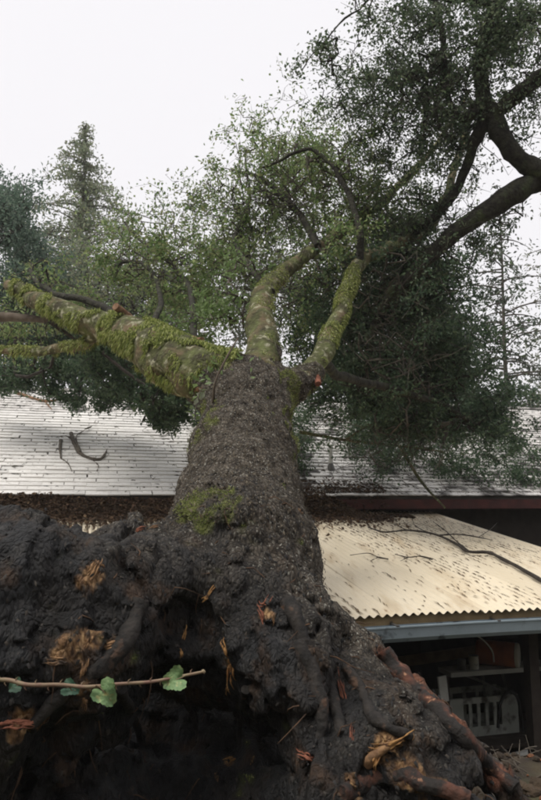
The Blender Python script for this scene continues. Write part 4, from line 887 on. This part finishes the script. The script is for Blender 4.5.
# grey slotted crate
def EC(px, py, t): p = BB(px, py, t); return (p[:2] - A).dot(e2), p[2]
ea, za = EC(450, 731, 1.75); eb, zc = EC(517, 694, 1.75); zc = max(zc, za + .25)
cr = empty('crate', B((ea + eb) / 2, 1.95, zb), 'grey plastic crate with upright slots on the dark workbench', 'crate')
za = zb + .002; wdt = eb - ea
def wall_slots(t, fl):
    mb = MB(); hz = zc - za
    mb.box(B((ea + eb) / 2, t, za + .05), E3 * wdt / 2, U3 * .008, Z3 * .05); mb.box(B((ea + eb) / 2, t, zc - .03), E3 * wdt / 2, U3 * .012, Z3 * .03)
    return mb
for t in (1.75, 2.15):
    wall_slots(t, 0).build('side_panel', M['grey_plastic'], cr, False)
    xs = [0, .30, .42, .54, .66, .78, 1.0] if t < 2 else [0, .3, .5, .7, 1.]
    for q in xs:
        hw = wdt * (.10 if q in (0, 1.0) else .022); cx_ = ea + wdt * q + (hw if q == 0 else -hw if q == 1.0 else 0)
        mb = MB(); mb.box(B(cx_, t + .001, (za + zc) / 2 + .02), E3 * hw, U3 * .007, Z3 * ((zc - za) / 2 - .075)); mb.build('slat', M['grey_plastic'], cr, False)
for ee in (ea + .01, eb - .01):
    mb = MB(); mb.box(B(ee, 1.95, (za + zc) / 2), E3 * .008, U3 * .19, Z3 * ((zc - za) / 2 - .004)); mb.build('end_panel', M['grey_plastic'], cr, False)
mb = MB(); mb.box(B((ea + eb) / 2, 1.95, za + .008), E3 * (wdt / 2 - .02), U3 * .19, Z3 * .006); mb.build('base', M['grey_plastic'], cr, False)
# red drum with pale lid, lying on a shelf
sh = empty('shelf', B(2.0, 1.4, 0), 'pale plank shelf on brackets high inside the carport', 'shelf')
e1, z1 = EC(448, 674, 1.35)
mb = MB(); mb.box(B((e1 + 3.0) / 2, 1.42, z1), E3 * ((3.0 - e1) / 2), U3 * .13, Z3 * .022); mb.build('plank', mat('pale_plank', (.45, .46, .44), (.33, .34, .32), 6, .8), sh, False)
for ee in (e1 + .03, 2.9):
    mb = MB(); mb.box(B(ee, 1.44, z1 / 2 - .024), E3 * .02, U3 * .02, Z3 * (z1 / 2 - .002)); mb.build('upright', M['timber_shaded'], sh, False)
ed, zd = EC(502, 658, 1.35)
dr = empty('drum', B(ed, 1.38, z1), 'rusty red drum with a pale end lying on the shelf', 'drum')
Rd = .125; cz = z1 + .022 + Rd
ax_ = E3 * .74 - U3 * .67; ax_ /= np.linalg.norm(ax_); c0 = B(ed + .02, 1.42, cz)
prof = [(-.23, .0), (-.23, Rd * .93), (-.21, Rd), (-.07, Rd), (-.06, Rd * 1.03), (-.05, Rd), (.05, Rd), (.06, Rd * 1.03), (.07, Rd), (.15, Rd), (.16, Rd * .97)]
mb = MB(); tube(mb, [c0 + ax_ * a for a, _ in prof], [max(b, .002) for _, b in prof], 24); mb.build('body', M['rust_red'], dr)
mb = MB(); tube(mb, [c0 + ax_ * a for a in (.162, .18, .195)], [Rd * .99, Rd * 1.0, Rd * .93], 24); mb.build('lid', M['white_plastic'], dr)
# white panel leaning, cable, bars, dark oddments
p = BB(443, 689, 1.2); pn = empty('white_panel', p - Z3 * .12, 'small white panel leaning at the trunk side of the carport', 'panel')
mb = MB(); mb.box(p, E3 * .055 + U3 * .02, U3 * .006 - E3 * .004, Z3 * .115 + U3 * .02); mb.build('board', M['white_plastic'], pn, False)
mb = MB(); mb.box(p + U3 * .03 - Z3 * (p[2] / 2 + .03), E3 * .03, U3 * .02, Z3 * (p[2] / 2 - .03)); mb.build('stand', M['timber_shaded'], pn, False)
mb = MB(); tube(mb, catmull([BB(474, 634, .6), BB(484, 641, .7), BB(492, 651, .8), BB(494, 662, .9)], 5), .007, 6); mb.build('cable', M['white_plastic'], label='pale cable hanging in a curve under the gutter', cat='cable')
mb = MB(); a_, b_ = BB(505, 757, .9), BB(546, 748, 1.0); mb.box((a_ + b_) / 2, (b_ - a_) / 2, U3 * .02, Z3 * .014)
bar = mb.build('metal_bar', M['white_plastic'], None, False, label='long white bar lying in the rubble at the right edge', cat='bar')
# tyre, box, motor-like lump, ladder rungs: dark oddments in the depth
c = BB(425, 712, 1.6); bx = empty('wooden_box', np.array([c[0], c[1], zb]), 'rusty topped box on the workbench left of the grey crate', 'box')
ec, zc2 = EC(428, 705, 1.6); hgt = max(zc2 - zb, .18)
mb = MB(); mb.box(B(ec, 1.78, zb + hgt / 2 + .002), E3 * .19, U3 * .15, Z3 * hgt / 2); mb.build('body', M['grey_metal'], bx, False)
mb = MB(); mb.box(B(ec, 1.78, zb + hgt + .014), E3 * .2, U3 * .16, Z3 * .011); mb.build('lid', M['timber_shaded'], bx, False)
mb = MB(); tube(mb, [B(ec + .11, 1.628, zb + hgt * .5), B(ec + .11, 1.61, zb + hgt * .5)], [.045, .04], 14); mb.build('cap', M['rust_red'], bx)
for (pa, pb, t, r_, lab, mm) in [((455, 672), (500, 690), 1.5, .013, 'thin grey rod leaning across the dark carport', 'grey_metal'), ((500, 668), (507, 690), 1.6, .012, 'short grey rod standing behind the crate', 'grey_metal'), ((482, 668), (485, 694), 1.7, .012, 'upright grey rod at the middle of the crate', 'grey_metal')]:
    a_, b_ = BB(*pa, t), BB(*pb, t + .2); mb = MB(); tube(mb, catmull([a_, (a_ + b_) / 2 + Z3 * .01, b_], 4), r_, 7); mb.build('metal_rod', M[mm], None, label=lab, cat='rod')

# more clutter on and around the bench
for k, (px, rr, hh_, lab, mm) in enumerate([(462, .042, .10, 'dull metal paint can at the left end of the pale shelf', 'grey_metal'), (474, .05, .13, 'pale paint can between the metal can and the red drum on the shelf', 'white_plastic')]):
    ee = EC(px, 670, 1.38)[0]; b0 = B(ee, 1.38, z1 + .0225); cn = empty('paint_can', b0, lab, 'can', 'paint cans on the carport shelf')
    mb = MB(); tube(mb, [b0, b0 + Z3 * .004, b0 + Z3 * (hh_ - .006), b0 + Z3 * hh_], [rr * .96, rr, rr, rr * 1.04], 20); mb.build('body', M[mm], cn)
    mb = MB(); tube(mb, [b0 + Z3 * (hh_ + .001), b0 + Z3 * (hh_ + .006)], [rr * .9, rr * .86], 20); mb.build('lid', M['grey_metal'], cn)
    mb = MB(); tube(mb, catmull([b0 + E3 * rr * 1.03 + Z3 * hh_ * .8, b0 - U3 * rr * 1.15 + Z3 * hh_ * .35, b0 - E3 * rr * 1.03 + Z3 * hh_ * .8], 6), .0025, 5); mb.build('handle', M['grey_metal'], cn)
eb2 = EC(487, 728, 1.5)[0]; b0 = B(eb2, 1.42, 0); bu = empty('bucket', b0, 'pale bucket standing on the floor in front of the workbench', 'bucket')
mb = MB(); tube(mb, [b0, b0 + Z3 * .01, b0 + Z3 * .40, b0 + Z3 * .42], [.12, .125, .165, .172], 24, cap=False); mb.build('body', M['white_plastic'], bu)
mb = MB(); tube(mb, [b0 + Z3 * .395, b0 + Z3 * .41], [.15, .15], 24); mb.build('contents', M['soil'], bu)
mb = MB(); tube(mb, catmull([b0 + E3 * .17 + Z3 * .40, b0 - U3 * .18 + Z3 * .30, b0 - E3 * .17 + Z3 * .40], 6), .004, 6); mb.build('handle', M['grey_metal'], bu)
for k, (e0_, e1_, t0_, zz, lab) in enumerate([(1.0, 2.4, 1.1, .06, 'long pale board on the carport floor before the bench'), (1.3, 2.7, 1.22, .12, 'grey board stacked crosswise on the carport floor')]):
    a_, b_ = B(e0_, t0_, zz), B(e1_, t0_ + .15 * (-1) ** k, zz); d_ = b_ - a_; sd_ = np.cross(Z3, d_); sd_ /= np.linalg.norm(sd_); mb = MB(); mb.box((a_ + b_) / 2, d_ / 2, sd_ * .07, Z3 * .015); mb.build('loose_board', M['timber'], None, False, label=lab, cat='board')
p = BB(455, 727, 1.56); bk = empty('bottle', np.array([p[0], p[1], zb]), 'small pale bottle standing at the left front corner of the grey crate', 'bottle')
mb = MB(); b0 = np.array([p[0], p[1], zb + .002]); tube(mb, [b0, b0 + Z3 * .10, b0 + Z3 * .12, b0 + Z3 * .15], [.028, .028, .013, .012], 14); mb.build('body', M['white_plastic'], bk)
mb = MB(); tube(mb, [b0 + Z3 * .151, b0 + Z3 * .17], [.014, .014], 12); mb.build('cap', M['rust_red'], bk)
for k, (ea_, eb_, ta, tb, za_, zb_, lab, mm) in enumerate([(.2, .55, 2.9, 3.2, .0, 1.75, 'rough plank leaning in the dark at the back of the carport', 'timber'), (.75, .9, 3.1, 3.3, .0, 1.7, 'second rough plank leaning beside the first in the carport', 'timber'), (1.2, 2.6, 2.45, 2.5, 1.1, 1.18, 'dark lath lying along behind the grey crate', 'timber')]):
    a_, b_ = B(ea_, ta, za_), B(eb_, tb, zb_); d_ = b_ - a_; sd_ = np.cross(d_, U3); sd_ /= np.linalg.norm(sd_); nn2 = np.cross(sd_, d_); nn2 /= np.linalg.norm(nn2)
    mb = MB(); mb.box((a_ + b_) / 2, d_ / 2, sd_ * .06, nn2 * .012); mb.build('plank', M[mm], None, False, label=lab, cat='plank')
pth = catmull([BB(498, 728, 1.5), BB(500, 705, 1.5), BB(508, 692, 1.52), BB(517, 697, 1.55), BB(521, 715, 1.6), BB(523, 732, 1.6)], 6); mb = MB(); tube(mb, pth, .017, 9); mb.build('hose', M['black_rubber'], label='black hose arching over the right end of the grey crate', cat='hose')

# ------------------------------------------------------------------ rubble on the bank, lower right
def clod_mesh(sd):
    import bmesh
    bm = bmesh.new(); bmesh.ops.create_icosphere(bm, subdivisions=2, radius=1); V = np.array([v.co[:] for v in bm.verts]); F = np.array([[v.index for v in f.verts] for f in bm.faces]); bm.free()
    d = 1 + .45 * fbm(V + sd * 5, 1.1, 3, sd); return V * d[:, None] * np.array([1, .85, .65]), F
cl = [clod_mesh(k) for k in range(5)]
def scatter_clods(name, n, x0, x1, y0, y1, s0, s1, m, **kw):
    mb = MB()
    for k in range(n):
        x, y = rng.uniform(x0, x1), rng.uniform(y0, y1); s = s0 * (s1 / s0) ** (rng.random() ** 2); z = ground_z(np.array([x]), np.array([y]))[0]
        V, F = cl[rng.integers(5)]; a = rng.random() * 6.28; Rm = np.array([[math.cos(a), -math.sin(a), 0], [math.sin(a), math.cos(a), 0], [0, 0, 1]])
        mb.add(V @ Rm.T * s + np.array([x, y, z + s * .3]), F)
    return mb.build(name, m, None, False, kind='stuff', **kw)
scatter_clods('soil_clods', 1300, -.2, 2.6, 2.7, 5.2, .01, .055, M['soil'], label='dark soil clods thrown up on the bank beside the root', cat='soil')
scatter_clods('bark_rubble', 300, .4, 2.6, 2.7, 5.0, .008, .032, mat('bark_rubble', (.22, .09, .04), (.10, .05, .03), 6, .85), label='reddish brown bark rubble on the bank at lower right', cat='rubble')
def f_bank():
    x, y = rng.uniform(.2, 2.6), rng.uniform(2.8, 5.3); return np.array([x, y, ground_z(np.array([x]), np.array([y]))[0] + .03]), np.array([1., 0, 0]), np.array([0, .8, .5]), Z3
tangle('root_litter', 420, f_bank, .16, M['twig'], .0035, label='broken rootlets and sticks strewn on the bank at lower right', cat='sticks')
def ground_hit(px, py):
    d = ray(px, py); d = d / d[1]
    for Yd in np.linspace(1.5, 9, 600):
        p = d * Yd + np.array([0, 0, CZ])
        if p[2] < ground_z(p[:1], p[1:2])[0]: break
    return p
p = ground_hit(514, 745); V, F = cl[2]; mb = MB(); mb.add(V * np.array([.06, .05, .03]) + p + Z3 * .02, F); mb.build('rag', M['white_plastic'], None, label='crumpled white rag on the rubble above the white bar', cat='rag')
for (px, py, s, lab, mm) in [(452, 790, .05, 'orange chunk of torn wood at the bottom edge on the bank', 'torn'), (372, 791, .06, 'tan chunk of torn wood between the roots at the bottom edge', 'torn_pale')]:
    d = ray(px, py); k = 2.9; p = d * (k / d[1]) + np.array([0, 0, CZ]); p[2] = ground_z(p[:1], p[1:2])[0] + s * .3; V, F = cl[1]; mb = MB(); mb.add(V * s * np.array([1.6, .9, .8]) + p, F); mb.build('wood_chunk', M[mm], None, False, label=lab, cat='wood')

# ------------------------------------------------------------------ bramble shoot in front of the roots
P = catmull([(-1.05, 1.45, 1.3), at(-60, 690, 1.55), at(0, 680, 1.6), at(28, 685, 1.6), at(60, 685, 1.63), at(88, 687, 1.64), at(120, 684, 1.66), at(150, 682, 1.68), at(178, 677, 1.7), at(203, 672, 1.72)], 8)
br = empty('bramble_shoot', P[0], 'bare bramble shoot with two green leaves crossing in front of the dark roots', 'bramble')
mb = MB(); tube(mb, P, np.linspace(.0055, .0032, len(P)), 8, .0006, 60); tube(mb, [P[-1], P[-1] + np.array([.004, 0, .003])], [.006, .004], 8)
stem = mb.build('stem', M['stem'], br)
for k in range(14, len(P) - 2, 3):
    d = np.array([rng.normal(0, .3), rng.normal(0, .3), (-1) ** k * 1.]); mb = MB(); d /= np.linalg.norm(d); tube(mb, [P[k], P[k] + d * .008, P[k] + d * .013 + np.array([.004, 0, 0])], [.0025, .0015, .0003], 5); mb.build('thorn', M['stem'], stem)
def bleaf(px, py, Y, size, ang, m, fold=.3, tilt=.3):
    """lobed, toothed leaf blade, heart-shaped at the stalk"""
    c = at(px, py, Y); d = np.array([math.cos(ang), tilt * .5, math.sin(ang)]); d /= np.linalg.norm(d); n = np.array([.15, -1, .35 + tilt]); n -= d * n.dot(d); n /= np.linalg.norm(n); s_ = np.cross(n, d)
    K, RR = 48, 5; V = [c + d * size * .42]; F3 = []; F4 = []
    for r_ in range(1, RR + 1):
        for k in range(K):
            th = k / K * 2 * math.pi; a = abs(th if th < math.pi else th - 2 * math.pi)
            rad = .50 + .10 * math.cos(3 * a) + .06 * math.cos(a) - .34 * math.exp(-((a - math.pi) / .28) ** 2) + .022 * (k % 3 - 1)
            x, y = math.cos(th) * rad * r_ / RR, math.sin(th) * rad * r_ / RR
            V.append(c + size * (d * (x + .42) + s_ * y * .95 + n * (fold * abs(y) * .8 - .3 * x * x + .05 * math.sin(7 * x + 4 * y) + .03 * math.sin(16 * abs(y) + 9 * x))))
    for k in range(K):
        F3.append([0, 1 + k, 1 + (k + 1) % K])
        for r_ in range(RR - 1): o_ = 1 + r_ * K; F4.append([o_ + k, o_ + K + k, o_ + K + (k + 1) % K, o_ + (k + 1) % K])
    mb = MB(); mb.add(V, F4); mb.f[3].append(np.array(F3)); lf = mb.build('leaf', m, br)
    k = int(np.argmin(((P - c) ** 2).sum(1))); mb = MB(); tube(mb, catmull([P[k], (P[k] + c) / 2 + n * .004, c + d * size * .2, c + d * size * .85 - n * .0005], 4), np.linspace(.0022, .0007, 13), 6); mb.build('leaf_stalk', M['stem'], lf)
bleaf(97, 684, 1.63, .060, R(-50), M['bramble_leaf']); bleaf(186, 676, 1.69, .058, R(200), M['bramble_leaf'], .5, .1)
bleaf(22, 684, 1.62, .035, R(-160), M['bramble_leaf_dark']); bleaf(62, 686, 1.66, .04, R(-20), M['bramble_leaf_dark'])

# ivy shoot with pale leaves and a bare stick at the fork
iv = empty('ivy_shoot', trace(205, 395)[0] if trace(205, 395)[0] is not None else at(205, 395, 5.7), 'pale green leafy shoot and bare stick growing at the fork of the trunk', 'vine')
q = [trace(213, 402)[0], None]; q0 = q[0] if q[0] is not None else at(213, 402, 5.6)
mb = MB(); tube(mb, catmull([q0, at(216, 380, q0[1] - .12), at(228, 355, q0[1] - .1), at(238, 338, q0[1])], 5), np.linspace(.012, .006, 16), 7, .001, 30); mb.build('stick', M['deadwood'], iv)
q1 = at(203, 388, 5.62); S_ = catmull([q1 + np.array([.1, .25, 0]), q1, at(197, 402, 5.5), at(195, 418, 5.5)], 5); mb = MB(); tube(mb, S_, .005, 6); mb.build('stem', M['twig'], iv)
mbl = MB(); mbl.add(*leaf_mesh(np.array([[0, 0, 0.]]), .07, .06))
for k in range(60):
    if k < 16: c = S_[rng.integers(4, len(S_))] + rng.normal(0, .02, 3); m_ = M['leaf_haze'] if k % 3 else M['leaf_bright']; sz = .05
    else:
        px_, py_ = (rng.normal(200, 9), rng.normal(386, 12)) if k < 44 else (rng.uniform(205, 262), rng.uniform(358, 382)); tp_, tn_ = trace(px_, py_)
        c = tp_ + tn_ * rng.uniform(.02, .06) if tp_ is not None else at(px_, py_, 6.0); m_ = M['leaf_bright']; sz = .055
    V, F = leaf_mesh(c[None], sz, sz * .7, up=.2, droop=.4); mb = MB(); mb.add(V, F); mb.build('leaf', m_, iv, False)

# ------------------------------------------------------------------ thin damp air
mb = MB(); mb.box((0, 650, 17.5), (1000, 0, 0), (0, 1000, 0), (0, 0, 19.5)); hz = mb.build('haze', None, None, False, kind='stuff')
hm = bpy.data.materials.new('haze'); hm.use_nodes = True; hm.node_tree.nodes.clear()
pv = hm.node_tree.nodes.new('ShaderNodeVolumePrincipled'); pv.inputs['Density'].default_value = .0011; pv.inputs['Color'].default_value = (.93, .94, .96, 1)
ho = hm.node_tree.nodes.new('ShaderNodeOutputMaterial'); hm.node_tree.links.new(pv.outputs[0], ho.inputs['Volume']); hz.data.materials.append(hm)
scn.cycles.volume_bounces = 1
